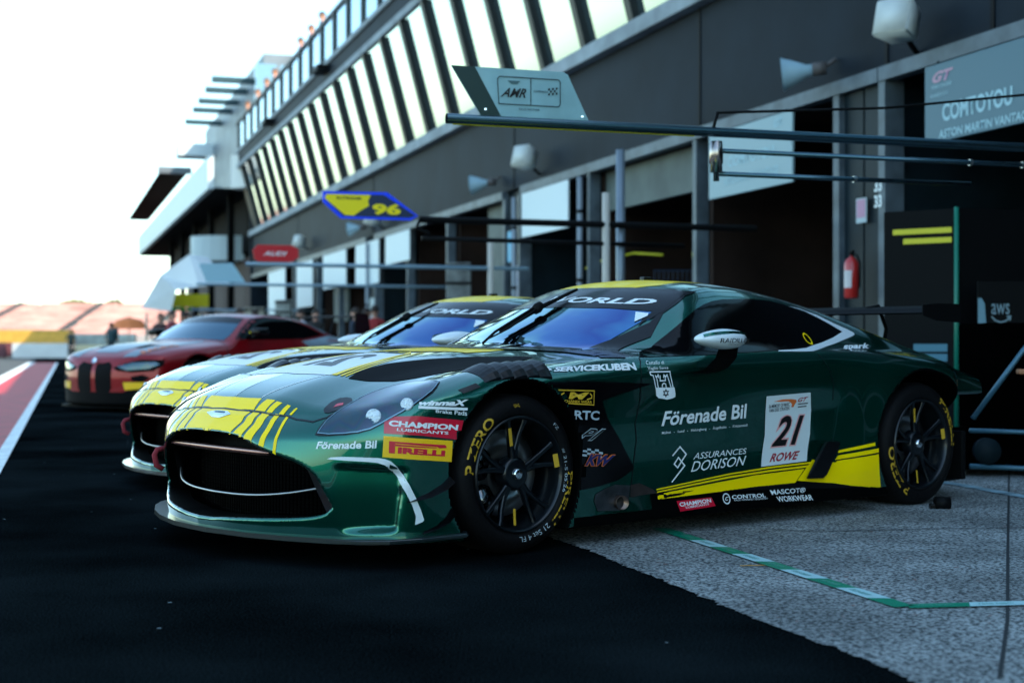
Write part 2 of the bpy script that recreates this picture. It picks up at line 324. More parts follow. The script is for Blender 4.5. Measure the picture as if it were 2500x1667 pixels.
DECALS=[
('poly','side_window','window','side',[(0.803,0.844),(0.991,0.889),(1.101,0.945),(1.268,1.035),(1.359,1.078),(1.441,1.106),(1.519,1.125),(1.609,1.136),(1.739,1.142),(1.873,1.143),(2.009,1.137),(2.117,1.119),(2.209,1.094),(2.284,1.077),(2.368,1.045),(2.442,1.01),(2.516,0.972),(2.384,0.942),(2.242,0.914),(2.045,0.883),(1.908,0.876),(1.793,0.873),(1.507,0.861),(1.395,0.856),(1.22,0.852),(0.998,0.847)],1,1),
('poly','window_trim','trimwhite','side',[(2.154,1.111),(2.26,1.097),(2.397,1.061),(2.495,1.019),(2.601,0.983),(2.633,0.969),(2.632,0.958),(2.602,0.95),(2.357,0.907),(2.183,0.882),(2.063,0.866),(2.009,0.865),(1.782,0.866),(1.791,0.872),(1.906,0.875),(2.035,0.882),(2.24,0.913),(2.382,0.94),(2.518,0.972),(2.446,1.013),(2.373,1.048),(2.293,1.083),(2.187,1.107)],2,1),
('poly','fender_panel','gloss_black','side',[(-0.197,0.687),(-0.165,0.703),(-0.134,0.716),(-0.089,0.73),(-0.04,0.739),(0.05,0.743),(0.276,0.738),(0.251,0.744),(0.596,0.732),(0.731,0.725),(0.819,0.721),(0.486,0.649),(0.499,0.62),(0.519,0.572),(0.527,0.561),(0.598,0.478),(0.699,0.344),(0.699,0.328),(0.604,0.286),(0.473,0.265),(0.348,0.257),(0.235,0.256),(0.282,0.339),(0.248,0.419),(0.138,0.544),(0.041,0.605),(-0.05,0.631),(-0.134,0.629)],1,0),
('poly','number_board','board','side',[(1.624,0.643),(1.97,0.655),(1.987,0.564),(1.982,0.436),(1.95,0.299),(1.594,0.289),(1.627,0.45)],2,0),
('text', 'race_number', 'pink', 'side', '21', [(1.7, 0.545), (1.941, 0.546), (1.918, 0.384), (1.668, 0.378)], 0.07, 0.28, 3, 1.0),
('text', 'race_number', 'ink', 'side', '21', [(1.712, 0.54), (1.93, 0.54), (1.907, 0.39), (1.677, 0.386)], 0.03, 0.28, 4, 1.0),
('text', 'sponsor_lettering', 'darkred', 'side', 'ROWE', [(1.675, 0.351), (1.903, 0.355), (1.878, 0.311), (1.658, 0.308)], 0.03, 0.25, 3, 1.0),
('text', 'sponsor_lettering', 'ink', 'side', 'IN MEMORY OF MARC', [(1.647, 0.6), (1.809, 0.608), (1.812, 0.59), (1.65, 0.581)], 0.01, 0, 3, 1.0),
('text', 'sponsor_lettering', 'ink', 'side', 'VAN DER STRATEN', [(1.65, 0.578), (1.808, 0.587), (1.81, 0.569), (1.652, 0.56)], 0.01, 0, 3, 1.0),
('poly','lion_emblem','orange','side',[(1.68,0.615),(1.755,0.625),(1.817,0.625),(1.859,0.62),(1.862,0.608),(1.85,0.597),(1.84,0.582),(1.822,0.584),(1.828,0.595),(1.821,0.605),(1.797,0.614),(1.742,0.613)],3,0),
('text', 'sponsor_lettering', 'darkred', 'side', 'GT', [(1.874, 0.63), (1.954, 0.634), (1.942, 0.61), (1.873, 0.607)], 0.03, 0.3, 3, 1.0),
('stroke','small_print','ink','side',[[(1.875,0.597),(1.955,0.6)],[(1.877,0.582),(1.946,0.585)]],0.006,3,0),
('text', 'sponsor_lettering', 'white', 'side', 'Förenade Bil', [(0.891, 0.589), (1.479, 0.61), (1.485, 0.537), (0.874, 0.52)], 0.022, 0.1, 2, 1.0),
('text', 'sponsor_lettering', 'white', 'side', 'Malmö   -   Lund   -   Helsingborg   -   Ängelholm   -   Kristianstad', [(0.881, 0.497), (1.488, 0.513), (1.49, 0.493), (0.88, 0.479)], 0.006, 0, 2, 1.0),
('text', 'sponsor_lettering', 'white', 'side', 'ASSURANCES', [(1.114, 0.382), (1.49, 0.388), (1.487, 0.36), (1.103, 0.351)], 0, 0.12, 2, 1.0),
('text', 'sponsor_lettering', 'white', 'side', 'DORISON', [(1.102, 0.342), (1.488, 0.35), (1.471, 0.304), (1.083, 0.292)], 0, 0.15, 2, 1.0),
('stroke','sponsor_emblem','white','side',[[(0.96,0.376),(1.011,0.417),(1.055,0.379),(0.994,0.318),(0.971,0.336),(1.001,0.366),(1.043,0.325),(0.948,0.252)]],0.0075,2,0),
('text', 'sponsor_lettering', 'white', 'side', 'spark', [(2.463, 0.906), (2.732, 0.909), (2.635, 0.87), (2.341, 0.866)], 0.04, 0, 2, 1.0),
('poly','sponsor_plate','red','side',[(0.966,0.162),(1.21,0.163),(1.23,0.12),(0.98,0.112)],3,0),
('text', 'sponsor_lettering', 'white', 'side', 'CHAMPION', [(0.98, 0.154), (1.201, 0.158), (1.204, 0.139), (0.983, 0.134)], 0.03, 0, 4, 1.0),
('text', 'sponsor_lettering', 'white', 'side', 'LUBRICANTS', [(1.021, 0.133), (1.183, 0.137), (1.184, 0.128), (1.021, 0.122)], 0.015, 0, 4, 1.0),
('text', 'sponsor_lettering', 'white', 'side', 'CONTROL', [(1.355, 0.163), (1.6, 0.156), (1.601, 0.137), (1.354, 0.144)], 0.02, 0, 4, 1.0),
('text', 'sponsor_lettering', 'white', 'side', 'RACE WINNING TELEMETRY', [(1.367, 0.142), (1.614, 0.133), (1.612, 0.126), (1.366, 0.134)], 0, 0.2, 4, 1.0),
('ring','sponsor_emblem','white','side',(1.314,0.149),0.024,0.006,4),
('text', 'sponsor_lettering', 'white', 'side', 'C', [(1.307, 0.158), (1.33, 0.158), (1.325, 0.14), (1.303, 0.14)], 0.02, 0.2, 4, 1.0),
('text', 'sponsor_lettering', 'white', 'side', 'MASCOT®', [(1.637, 0.171), (1.912, 0.166), (1.899, 0.141), (1.649, 0.145)], 0.015, 0, 4, 1.0),
('text', 'sponsor_lettering', 'white', 'side', 'WORKWEAR', [(1.675, 0.135), (1.944, 0.128), (1.955, 0.1), (1.686, 0.108)], 0.015, 0, 4, 1.0),
('text', 'sponsor_lettering', 'white', 'side', 'Castello di', [(0.818, 0.826), (0.933, 0.826), (0.922, 0.81), (0.806, 0.808)], 0, 0, 2, 1.0),
('text', 'sponsor_lettering', 'white', 'side', 'Vaglio Serra', [(0.809, 0.8), (0.942, 0.799), (0.937, 0.783), (0.802, 0.78)], 0, 0, 2, 1.0),
('poly','sponsor_emblem','white','side',[(0.838,0.702),(0.964,0.701),(0.969,0.671),(0.968,0.656),(0.948,0.649),(0.911,0.644),(0.884,0.649),(0.857,0.652),(0.842,0.664)],2,0),
('stroke','sponsor_emblem','white','side',[[(0.812,0.775),(0.945,0.775),(0.943,0.761),(0.954,0.701)],[(0.812,0.775),(0.814,0.762),(0.83,0.758),(0.84,0.702)],[(0.875,0.759),(0.872,0.733),(0.907,0.734),(0.908,0.759)],[(0.883,0.703),(0.884,0.716),(0.895,0.722),(0.907,0.717),(0.908,0.702)],[(0.856,0.702),(0.852,0.737),(0.844,0.759),(0.852,0.75),(0.863,0.761),(0.865,0.746)],[(0.941,0.702),(0.928,0.739),(0.922,0.761),(0.909,0.749),(0.901,0.76),(0.896,0.746)]],0.0055,2,0),
('stroke','sponsor_emblem','ink','side',[[(0.905,0.693),(0.888,0.667),(0.92,0.667),(0.905,0.693)],[(0.903,0.658),(0.888,0.684),(0.922,0.684),(0.903,0.658)]],0.004,3,0),
('text', 'sponsor_lettering', 'white', 'side', 'SERVICEKUBEN', [(0.25, 0.802), (0.742, 0.819), (0.734, 0.784), (0.199, 0.783)], 0.05, -0.05, 2, 1.0),
('stroke','sponsor_emblem','white','side',[[(0.16,0.799),(0.202,0.807),(0.208,0.804)],[(0.141,0.794),(0.152,0.785),(0.174,0.782)],[(0.17,0.79),(0.2,0.795),(0.204,0.79)]],0.01,2,0),
('stroke','sponsor_frame','gold','side',[[(0.191,0.705),(0.431,0.696),(0.422,0.633),(0.176,0.651),(0.191,0.705),(0.268,0.702)]],0.005,3,0),
('text', 'sponsor_lettering', 'gold', 'side', 'M', [(0.242, 0.695), (0.397, 0.69), (0.36, 0.659), (0.252, 0.665)], 0.05, 0.2, 3, 1.0),
('stroke','sponsor_emblem','gold','side',[[(0.228,0.693),(0.206,0.685),(0.195,0.677),(0.201,0.669),(0.228,0.664)],[(0.4,0.685),(0.412,0.675),(0.409,0.664),(0.375,0.658)]],0.006,3,0),
('text', 'sponsor_lettering', 'gold', 'side', 'MECHANIX WEAR', [(0.191, 0.664), (0.411, 0.652), (0.409, 0.639), (0.188, 0.654)], 0.02, 0, 3, 1.0),
('text', 'sponsor_lettering', 'grey', 'side', 'MRTC', [(0.212, 0.618), (0.463, 0.605), (0.457, 0.563), (0.204, 0.58)], 0.03, 0, 3, 1.0),
('text', 'sponsor_lettering', 'grey', 'side', 'P1', [(0.342, 0.534), (0.509, 0.523), (0.458, 0.469), (0.287, 0.483)], 0.06, 0.5, 3, 1.0),
('text', 'sponsor_lettering', 'ink', 'side', 'P1', [(0.348, 0.53), (0.501, 0.52), (0.452, 0.473), (0.295, 0.487)], 0.02, 0.5, 4, 1.0),
('text', 'sponsor_lettering', 'orange', 'side', 'KW', [(0.372, 0.42), (0.578, 0.402), (0.547, 0.348), (0.352, 0.363)], 0.09, 0.3, 4, 1.0),
('text', 'sponsor_lettering', 'navy', 'side', 'KW', [(0.376, 0.417), (0.573, 0.399), (0.543, 0.352), (0.356, 0.366)], 0.04, 0.3, 5, 1.0),
('checker','checkered_flag','grey','side',[(0.312,0.45),(0.488,0.428),(0.493,0.387),(0.311,0.414)],6,4,3),
('poly','livery_stripe','yellow','side',[(0.846,0.202),(1.236,0.228),(1.545,0.249),(1.925,0.26),(1.842,0.195),(1.33,0.186),(0.846,0.178)],1,0),
('poly','livery_stripe','yellow','side',[(0.841,0.227),(1.351,0.269),(1.654,0.285),(1.978,0.293),(1.977,0.285),(1.653,0.277),(1.351,0.262),(0.842,0.221)],1,0),
('poly','livery_stripe','yellow','side',[(0.844,0.215),(1.35,0.255),(1.652,0.269),(1.967,0.277),(1.952,0.267),(1.651,0.26),(1.349,0.246),(0.845,0.209)],1,0),
('poly','livery_stripe','yellow','side',[(1.858,0.204),(1.977,0.291),(1.994,0.305),(2.058,0.287),(2.149,0.284),(2.164,0.291),(2.459,0.314),(2.458,0.27),(2.462,0.207),(2.477,0.136),(2.383,0.141),(2.248,0.158),(2.107,0.179),(1.971,0.191)],1,0),
('poly','livery_stripe','yellow','side',[(2.148,0.296),(2.46,0.324),(2.462,0.346),(2.173,0.318)],1,0),
('poly','livery_stripe','yellow','side',[(2.176,0.331),(2.463,0.363),(2.466,0.382),(2.185,0.345)],1,0),
('poly','skirt_panel','satin_black','side',[(0.846,0.177),(1.33,0.184),(1.841,0.193),(1.874,0.195),(2.007,0.189),(2.253,0.156),(2.48,0.135),(0.837,0.207)],1,0),
('poly','sponsor_plate','amber','corner',[(-0.0064,0.537),(0.2726,0.51),(0.2672,0.424),(-0.0116,0.451)],1,0),
('text', 'sponsor_lettering', 'red', 'corner', 'IRELLI', [(0.051, 0.491), (0.242, 0.471), (0.2396, 0.447), (0.0496, 0.465)], 0.06, 0, 2, 1.0),
('poly','sponsor_lettering','red','corner',[(0.0152,0.516),(0.2174,0.496),(0.2396,0.495),(0.2466,0.489),(0.2458,0.481),(0.2174,0.481),(0.2098,0.487),(0.04,0.506),(0.0386,0.465),(0.0138,0.467)],2,0),
('poly','sponsor_lettering','red','corner',[(0.04,0.503),(0.2038,0.485),(0.2098,0.481),(0.04,0.495)],2,0),
('poly','sponsor_plate','red','corner',[(-0.0042,0.591),(0.0176,0.613),(0.127,0.615),(0.3176,0.592),(0.3074,0.552),(0.298,0.513),(0.147,0.535),(-0.0062,0.546)],1,0),
('text', 'sponsor_lettering', 'white', 'corner', 'CHAMPION', [(0.0162, 0.599), (0.296, 0.575), (0.292, 0.552), (0.0118, 0.576)], 0.045, 0, 2, 1.0),
('text', 'sponsor_lettering', 'white', 'corner', 'LUBRICANTS', [(0.0472, 0.568), (0.255, 0.548), (0.2534, 0.536), (0.0456, 0.556)], 0.02, 0, 2, 1.25),
('text', 'sponsor_lettering', 'white', 'corner', 'Förenade Bil', [(-0.2762, 0.512), (-0.0332, 0.519), (-0.0326, 0.487), (-0.282, 0.482)], 0.03, 0.1, 1, 1.0),
('text', 'sponsor_lettering', 'white', 'corner', 'winmaX', [(0.1374, 0.675), (0.338, 0.677), (0.3312, 0.651), (0.1316, 0.657)], 0.05, 0.25, 1, 1.0),
('stroke','sponsor_lettering','white','corner',[[(0.1326,0.65),(0.3342,0.638)]],0.011,1,0),
('text', 'sponsor_lettering', 'white', 'corner', 'Brake Pads', [(0.2032, 0.639), (0.3318, 0.631), (0.3316, 0.611), (0.203, 0.627)], 0.01, 0, 1, 1.0),
('poly','bumper_blade','trimwhite','corner',[(-0.235,0.442),(-0.2198,0.449),(-0.1744,0.453),(-0.1,0.451),(-0.0304,0.448),(-0.0008,0.443),(0.0232,0.433),(0.048,0.41),(0.0724,0.379),(0.0976,0.334),(0.1222,0.283),(0.1426,0.232),(0.1556,0.191),(0.1496,0.184),(0.1196,0.173),(0.1224,0.208),(0.1074,0.253),(0.0828,0.304),(0.048,0.365),(0.0284,0.393),(-0.0008,0.418),(-0.0304,0.428),(-0.075,0.433),(-0.1494,0.437)],2,0),
('poly','fender_slot','ink','corner',[(0.295,0.716),(0.3698,0.742),(0.391,0.727),(0.3184,0.701)],1,0),
('poly','headlight','lens','fcorner',[(0.0921,-0.3588),(0.1037,-0.3327),(0.1162,-0.3011),(0.1373,-0.2669),(0.1573,-0.2303),(0.1794,-0.1782),(0.2039,-0.1205),(0.2321,-0.0699),(0.2629,-0.0258),(0.2973,0.0111),(0.3364,0.037),(0.4077,0.0349),(0.4779,0.0088),(0.5045,-0.0032),(0.507,-0.0473),(0.5037,-0.0894),(0.4859,-0.1466),(0.4621,-0.1865),(0.4216,-0.232),(0.375,-0.2739),(0.3447,-0.301),(0.3101,-0.327),(0.2629,-0.3479),(0.2136,-0.3586),(0.1442,-0.3643)],1,1),
('poly','headlight_rim','ink','fcorner',[(0.0779,-0.3649),(0.0879,-0.335),(0.1032,-0.297),(0.1281,-0.2551),(0.1517,-0.2175),(0.1728,-0.1633),(0.1991,-0.1088),(0.2255,-0.0565),(0.256,-0.0107),(0.2898,0.0281),(0.3284,0.0559),(0.3966,0.0587),(0.472,0.0269),(0.5081,0.0033),(0.5142,-0.0512),(0.5114,-0.0967),(0.4906,-0.1533),(0.4651,-0.19),(0.4252,-0.2349),(0.3778,-0.2757),(0.3484,-0.3046),(0.3131,-0.3312),(0.266,-0.3528),(0.2147,-0.3649),(0.1462,-0.3711),(0.096,-0.3702)],1,1),
('poly','bonnet_slot','ink','top',[(-0.785,-0.613),(-0.772,-0.602),(-0.731,-0.583),(-0.687,-0.581),(-0.663,-0.601),(-0.657,-0.628),(-0.67,-0.655),(-0.689,-0.668),(-0.726,-0.679),(-0.76,-0.666),(-0.784,-0.648),(-0.791,-0.63)],1,1),
('poly','slot_light','red','top',[(-0.751,-0.634),(-0.725,-0.621),(-0.702,-0.636),(-0.715,-0.652),(-0.733,-0.643)],2,0),
('poly','bonnet_vent','vent_black','top',[(-0.531,-0.441),(-0.504,-0.415),(-0.455,-0.39),(-0.346,-0.372),(-0.222,-0.357),(-0.119,-0.375),(-0.016,-0.397),(0.102,-0.454),(0.222,-0.509),(0.356,-0.592),(0.305,-0.664),(0.1,-0.662),(-0.101,-0.716),(-0.224,-0.676),(-0.361,-0.659),(-0.384,-0.619),(-0.387,-0.593),(-0.454,-0.53),(-0.521,-0.469)],1,1)]
# ================================================================== cars
GREEN=mat('racing_green_paint',(.001,.115,.080),.22,.88,1.0,.5,coatr=.02)
BLACKP=mat('bare_carbon',(.0010,.0012,.0013),.6,0,0,.03)
CM={'window':mat('tinted_side_glass',(.001,.0012,.0015),.08,0,0,.14),
 'trimwhite':mat('white_vinyl',(.72,.80,.82),.35,0,.6),
 'gloss_black':mat('gloss_black_panel',(.0018,.002,.0025),.2,0,.06,.2),
 'satin_black':mat('satin_black_panel',(.0025,.0027,.003),.6,0,0,.12),
 'board':mat('number_board_white',(.70,.78,.78),.4,0,.4),
 'pink':mat('pink_outline',(.85,.40,.38),.5),'ink':mat('black_ink',(.003,.003,.004),.4),
 'darkred':mat('dark_red_ink',(.35,.006,.02),.4),'orange':mat('orange_ink',(.75,.16,.03),.4),
 'white':mat('white_lettering',(.80,.86,.86),.45),'grey':mat('silver_lettering',(.45,.55,.60),.4),
 'gold':mat('gold_lettering',(.75,.45,.03),.4),'navy':mat('navy_ink',(.01,.02,.12),.4),
 'red':mat('signal_red_vinyl',(.62,.005,.03),.35,0,.6),'amber':mat('amber_vinyl',(.95,.55,.0),.35,0,.6),
 'yellow':mat('lime_yellow_vinyl',(1.0,.70,.0),.38,0,.15,.15,coatr=.03),
 'vent_black':mat('vent_black',(.0015,.0015,.002),.7,0,0,.1)}
def lens_mat():
    return None
CM['lens']=mat('headlight_cover',(.018,.055,.085),.06,.6,.8,.6,film=(430,1.7))
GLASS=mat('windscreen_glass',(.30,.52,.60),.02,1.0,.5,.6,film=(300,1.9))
def film_noise(m,lo,hi,sc):
    t=m.node_tree; b=t.nodes['Principled BSDF']; tc=t.nodes.new('ShaderNodeTexCoord'); n=t.nodes.new('ShaderNodeTexNoise'); n.inputs['Scale'].default_value=sc; n.inputs['Detail'].default_value=2
    r=t.nodes.new('ShaderNodeMapRange'); r.inputs[1].default_value=.3; r.inputs[2].default_value=.7; r.inputs[3].default_value=lo; r.inputs[4].default_value=hi
    t.links.new(tc.outputs['Object'],n.inputs['Vector']); t.links.new(n.outputs[0],r.inputs[0]); t.links.new(r.outputs[0],b.inputs['Thin Film Thickness'])
film_noise(GLASS,260,620,2.2); film_noise(CM['lens'],250,700,7)
def film_reflection_tint(m,cols,sy,sc,amt):
    """film tint with reflection painted in: pale to blue across the pane, soft noise"""
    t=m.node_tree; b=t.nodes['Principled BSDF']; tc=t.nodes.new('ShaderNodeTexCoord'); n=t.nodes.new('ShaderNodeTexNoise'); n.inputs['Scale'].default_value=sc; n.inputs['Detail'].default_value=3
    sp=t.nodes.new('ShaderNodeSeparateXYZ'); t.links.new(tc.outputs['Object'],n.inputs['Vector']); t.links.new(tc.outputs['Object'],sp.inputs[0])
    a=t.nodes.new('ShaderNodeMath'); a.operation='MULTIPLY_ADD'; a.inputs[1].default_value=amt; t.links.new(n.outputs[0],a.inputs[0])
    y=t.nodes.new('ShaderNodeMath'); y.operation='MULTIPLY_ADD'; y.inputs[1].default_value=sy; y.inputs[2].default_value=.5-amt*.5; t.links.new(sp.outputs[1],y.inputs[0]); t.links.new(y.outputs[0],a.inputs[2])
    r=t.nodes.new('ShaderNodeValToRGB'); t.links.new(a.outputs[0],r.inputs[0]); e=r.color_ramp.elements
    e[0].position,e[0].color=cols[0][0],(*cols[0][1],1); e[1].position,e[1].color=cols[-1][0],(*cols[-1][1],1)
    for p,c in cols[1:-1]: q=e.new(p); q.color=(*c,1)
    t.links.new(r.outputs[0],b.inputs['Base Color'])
film_reflection_tint(GLASS,[(.30,(.42,.66,.64)),(.52,(.20,.48,.46)),(.66,(.03,.16,.42)),(.80,(.015,.07,.30)),(.90,(.05,.22,.42)),(.97,(.30,.34,.20))],.62,2.4,.5)  # pale-to-blue windscreen reflection painted into the base colour
RUB=mat('tyre_rubber',(.003,.003,.0035),.62,0,0,.15,bump=(60,.15))
RIMM=mat('black_wheel_alloy',(.0025,.005,.0075),.33,.3,.25,.4)
STEEL=mat('brushed_steel',(.35,.36,.36),.33,1.0)
CHROME=mat('polished_metal',(.75,.78,.80),.12,1.0)
TYEL=mat('tyre_lettering_yellow',(.60,.36,.02),.5)

def smooth_patch(bm_):
    for f in bm_.faces: f.smooth=True
DEAD=None
class Shell:
    def __init__(s,P,F):
        s.bvh=BVHTree.FromPolygons([tuple(map(float,p)) for p in P],[tuple(map(int,f)) for f in F])
        s.fn=None
CLIP=None
def project(bm,fr,shell,off,mir=False,smooth_fn=None):
    d,U,V=[Vector(q) for q in FRAMES[fr]]; dead=[]
    vs=list(bm.verts)
    for v in vs:
        o=U*v.co.x+V*v.co.y-d*3.0
        if fr in('top','nose','fcorner','shoulder'): pass
        # origin offset: plane coordinates are absolute, so start 6 m back along d from that plane point
        o=U*v.co.x+V*v.co.y-d*6.0
        h,n,i,t=shell.bvh.ray_cast(o,d)
        if h is None or (DEAD is not None and DEAD[i]) or (CLIP is not None and not CLIP(h)): dead.append(v); continue
        v.co=h+(-d)*off*1.0 if n is None else h+(n*off if n.dot(d)<0 else -d*off)
    if dead: bmesh.ops.delete(bm,geom=dead,context='VERTS')
    if mir:
        for v in bm.verts: v.co.y=-v.co.y
        bmesh.ops.reverse_faces(bm,faces=bm.faces)
def patch(name,bm,fr,shell,m,parent,off=.0015,cell=.03,thick=0.,mir=0,skip_cut=False):
    if not skip_cut: gridcut(bm,cell)
    U,V=[Vector(q) for q in FRAMES[fr][1:]]; d=Vector(FRAMES[fr][0])
    flip=U.cross(V).dot(-d)<0
    outs=[]
    for k in ((0,1) if mir else (0,)):
        b=bm.copy()
        project(b,fr,shell,off,mir=bool(k))
        if flip: bmesh.ops.reverse_faces(b,faces=b.faces)
        if thick: 
            bmesh.ops.solidify(b,geom=b.faces[:],thickness=-thick); recalc(b)
        smooth_patch(b) if not thick else None
        if len(b.faces): outs.append(from_bm(name,b,m,parent))
        else: b.free()
    bm.free(); return outs
def wheel(parent,loc,steer,side,front,lett):
    """side=+1 left of car; lettering only on the visible side"""
    w=bpy.data.objects.new('wheel',None); C.objects.link(w); w.parent=parent; w.location=loc; w.rotation_euler=(0,0,steer if side>0 else steer+math.pi)
    wd=.30 if front else .31; R=.345; rr=.250
    bm=bmesh.new(); prof=[(-wd+.02,rr+.01),(-wd-.0,R-.06),(-wd+.02,R-.012),(-wd+.05,R),(-.05,R),(-.02,R-.010),(-.004,R-.028),(.008,R-.055),(.006,rr+.025),(-.004,rr+.006),(-.016,rr-.002)]
    lathe(bm,prof,72); recalc(bm); t=from_bm('tyre',bm,RUB,w,True)
    bm=bmesh.new()
    lathe(bm,[(-.004,rr+.004),(.004,rr),(.004,rr-.006),(-.012,rr-.012),(-.03,rr-.018),(-wd+.03,rr-.03)],72)
    hub=[(-.024,.001),(-.024,.048),(-.026,.06),(-.035,.072),(-.08,.076)]
    lathe(bm,hub,36)
    for k in range(10):
        a=math.radians(103+72*(k//2)+(0 if k%2==0 else -24))
        ai=math.radians(103-12+72*(k//2)); ao=a
        pr=[]
        for s_,(r,y,wid,th) in enumerate([(.055,-.030,.021,.03),(.11,-.034,.014,.026),(.17,-.030,.0115,.022),(.215,-.020,.012,.02),(.243,-.014,.017,.018)]):
            f_=(r-.055)/.188; ang=ai+(ao-ai)*min(1,f_**.7*1.05)
            c=Vector((-math.cos(ang),0,math.sin(ang)))*r; tt=Vector((math.sin(ang),0,math.cos(ang)))
            pr.append([c+tt*wid+Vector((0,y-.006,0)),c+tt*wid*.55+Vector((0,y,0)),c-tt*wid*.55+Vector((0,y,0)),c-tt*wid+Vector((0,y-.006,0)),c-tt*wid*.8+Vector((0,y-th,0)),c+tt*wid*.8+Vector((0,y-th,0))])
        vv=[[bm.verts.new(p) for p in q] for q in pr]
        for a_,b_ in zip(vv,vv[1:]):
            for j in range(6): bm.faces.new([a_[j],a_[(j+1)%6],b_[(j+1)%6],b_[j]])
    recalc(bm); from_bm('rim',bm,RIMM,w,True)
    bm=bmesh.new(); lathe(bm,[(-.010,.0005),(-.008,.018),(-.012,.024),(-.03,.026)],24); recalc(bm); from_bm('hub_nut',bm,CHROME,w,True)
    bm=bmesh.new(); lathe(bm,[(-.115,.19),(-.112,.188),(-.112,.105),(-.13,.10),(-.13,.05)],48); recalc(bm); from_bm('brake_disc',bm,STEEL,w,True)
    bm=bmesh.new()
    for a0,a1 in ((-62,-18),(-8,40)):
        pts=[]
        for r in (.125,.205):
            pts+= [(r*math.cos(math.radians(a)),r*math.sin(math.radians(a))) for a in (np.linspace(a0,a1,7) if r<.2 else np.linspace(a1,a0,7))]
        prism(bm,pts,-.135,-.072,Matrix(((1,0,0,0),(0,0,1,0),(0,1,0,0),(0,0,0,1))))
    bmesh.ops.bevel(bm,geom=bm.edges[:],offset=.008,segments=2,affect='EDGES'); recalc(bm)
    from_bm('brake_caliper',bm,mat('caliper_metal',(.12,.13,.14),.2,1.0),w,True)
    bm=bmesh.new(); lathe(bm,[(-.16,.001),(-.16,.235)],40); recalc(bm); from_bm('backing_plate',bm,mat('wheel_well_black',(.002,.002,.002),.8,0,0,.1),w)
    if lett:
        for (s,a0,a1,r0,r1,mt,bo) in lett:
            b=text_mesh(s,bo,.0,1.0)
            xs=[v.co.x for v in b.verts]; x0,x1=min(xs),max(xs); ys=[v.co.y for v in b.verts]; y0,y1=min(ys),max(ys)
            for v in b.verts:
                a=math.radians(a0+(a1-a0)*(v.co.x-x0)/(x1-x0)); r=r0+(r1-r0)*(v.co.y-y0)/(y1-y0)
                yy=np.interp(r,[rr+.006,rr+.025,R-.055,R-.028,R-.01],[-.004,.006,.008,-.004,-.02])+.0022
                v.co=Vector((-r*math.cos(a),yy,r*math.sin(a)))
            bmesh.ops.reverse_faces(b,faces=b.faces)
            from_bm('tyre_lettering',b,mt,w)
        for (a,r0,r1,wdt) in ((103,.125,.205,.009),(12,.215,.238,.030),(-95,.15,.22,.007)):
            b=bmesh.new(); an=math.radians(a); c=Vector((-math.cos(an),0,math.sin(an))); tt=Vector((c.z,0,-c.x))
            q=[c*r0-tt*wdt,c*r0+tt*wdt,c*r1+tt*wdt,c*r1-tt*wdt]
            ya=np.interp(r0,[.1,.17,.22,.24],[-.032,-.028,-.018,-.010])+.004; yb=np.interp(r1,[.1,.17,.22,.24],[-.032,-.028,-.018,-.010])+.004
            vs=[b.verts.new(p+Vector((0,y_,0))) for p,y_ in zip(q,(ya,ya,yb,yb))]; b.faces.new(vs); recalc(b)
            from_bm('balance_tape',b,TYEL,w)
    return w

def half_to_full(P,F,h):
    """P,F from surface_nets started at y=-h/2: snap the first layer to y=0 and mirror"""
    P=P.copy(); c=np.abs(P[:,1])<h*.55; P[c,1]=0; n=len(P)
    idx=np.arange(n); m=idx.copy(); keep=np.where(~c)[0]; m[keep]=n+np.arange(len(keep))
    Q=P[keep]*np.array([1,-1,1]); return np.vstack([P,Q]),np.vstack([F,m[F][:,::-1]])
def shell_mesh(name,P,F,mats,midx,parent):
    me=bpy.data.meshes.new(name); me.from_pydata(P.tolist(),[],F.tolist()); me.validate()
    o=link(name,me,mats,parent,True); 
    if len(me.polygons)==len(midx): me.polygons.foreach_set('material_index',midx.astype(np.int32))
    return o
HB=.008
_P,_F=surface_nets(body,(-3.85,-HB/2,.06),(1.12,1.06,1.30),HB)
_P,_F=half_to_full(_P,_F,HB)
_c=_P[_F].mean(1); ya=np.abs(_c[:,1])
_mi=np.zeros(len(_F),int)
_dead=np.zeros(len(_F),bool)
for (a,b,r,q) in (AF,AR):
    _u=(_c[:,0]-a)/np.where(_c[:,0]<a,.84 if q==1 else q,q); _h=np.hypot(_u,_c[:,2]-b); _mi[_h<r+.010]=1; _dead|=_h<r+.004
_mi[(ya>.6)&(_c[:,0]<-.25)&(_c[:,0]>-.48)&(_c[:,2]>.27)&(_c[:,2]<.735)]=1
_nx=tab(NY,NZ,NX,ya,_c[:,2]); _gt=interp(GT_Y,GT_Z,ya); _gb=interp(GT_Y,GB_Z,ya)
_mi[(_c[:,0]>.6)&(_c[:,0]<_nx-.012)&(_c[:,2]<_gt+.006)&(_c[:,2]>_gb-.006)&(ya<.735)]=1; _dead|=((_c[:,0]>.6)&(_c[:,0]<_nx-.02)&(_c[:,2]<_gt)&(_c[:,2]>_gb)&(ya<.73))
_mi[(_c[:,2]<.094)]=1
_mi[(ya>.6)&(_c[:,0]<-.80)&(_c[:,0]>-2.6)&(_c[:,2]<np.where(_c[:,0]<-1.9,.19-(-1.9-_c[:,0])*.09,.205))]=1; _mi[(ya>.6)&(_c[:,0]<-.3)&(_c[:,0]>-.82)&(_c[:,2]<.135)]=1
SH=Shell(_P,_F); DEAD=_dead

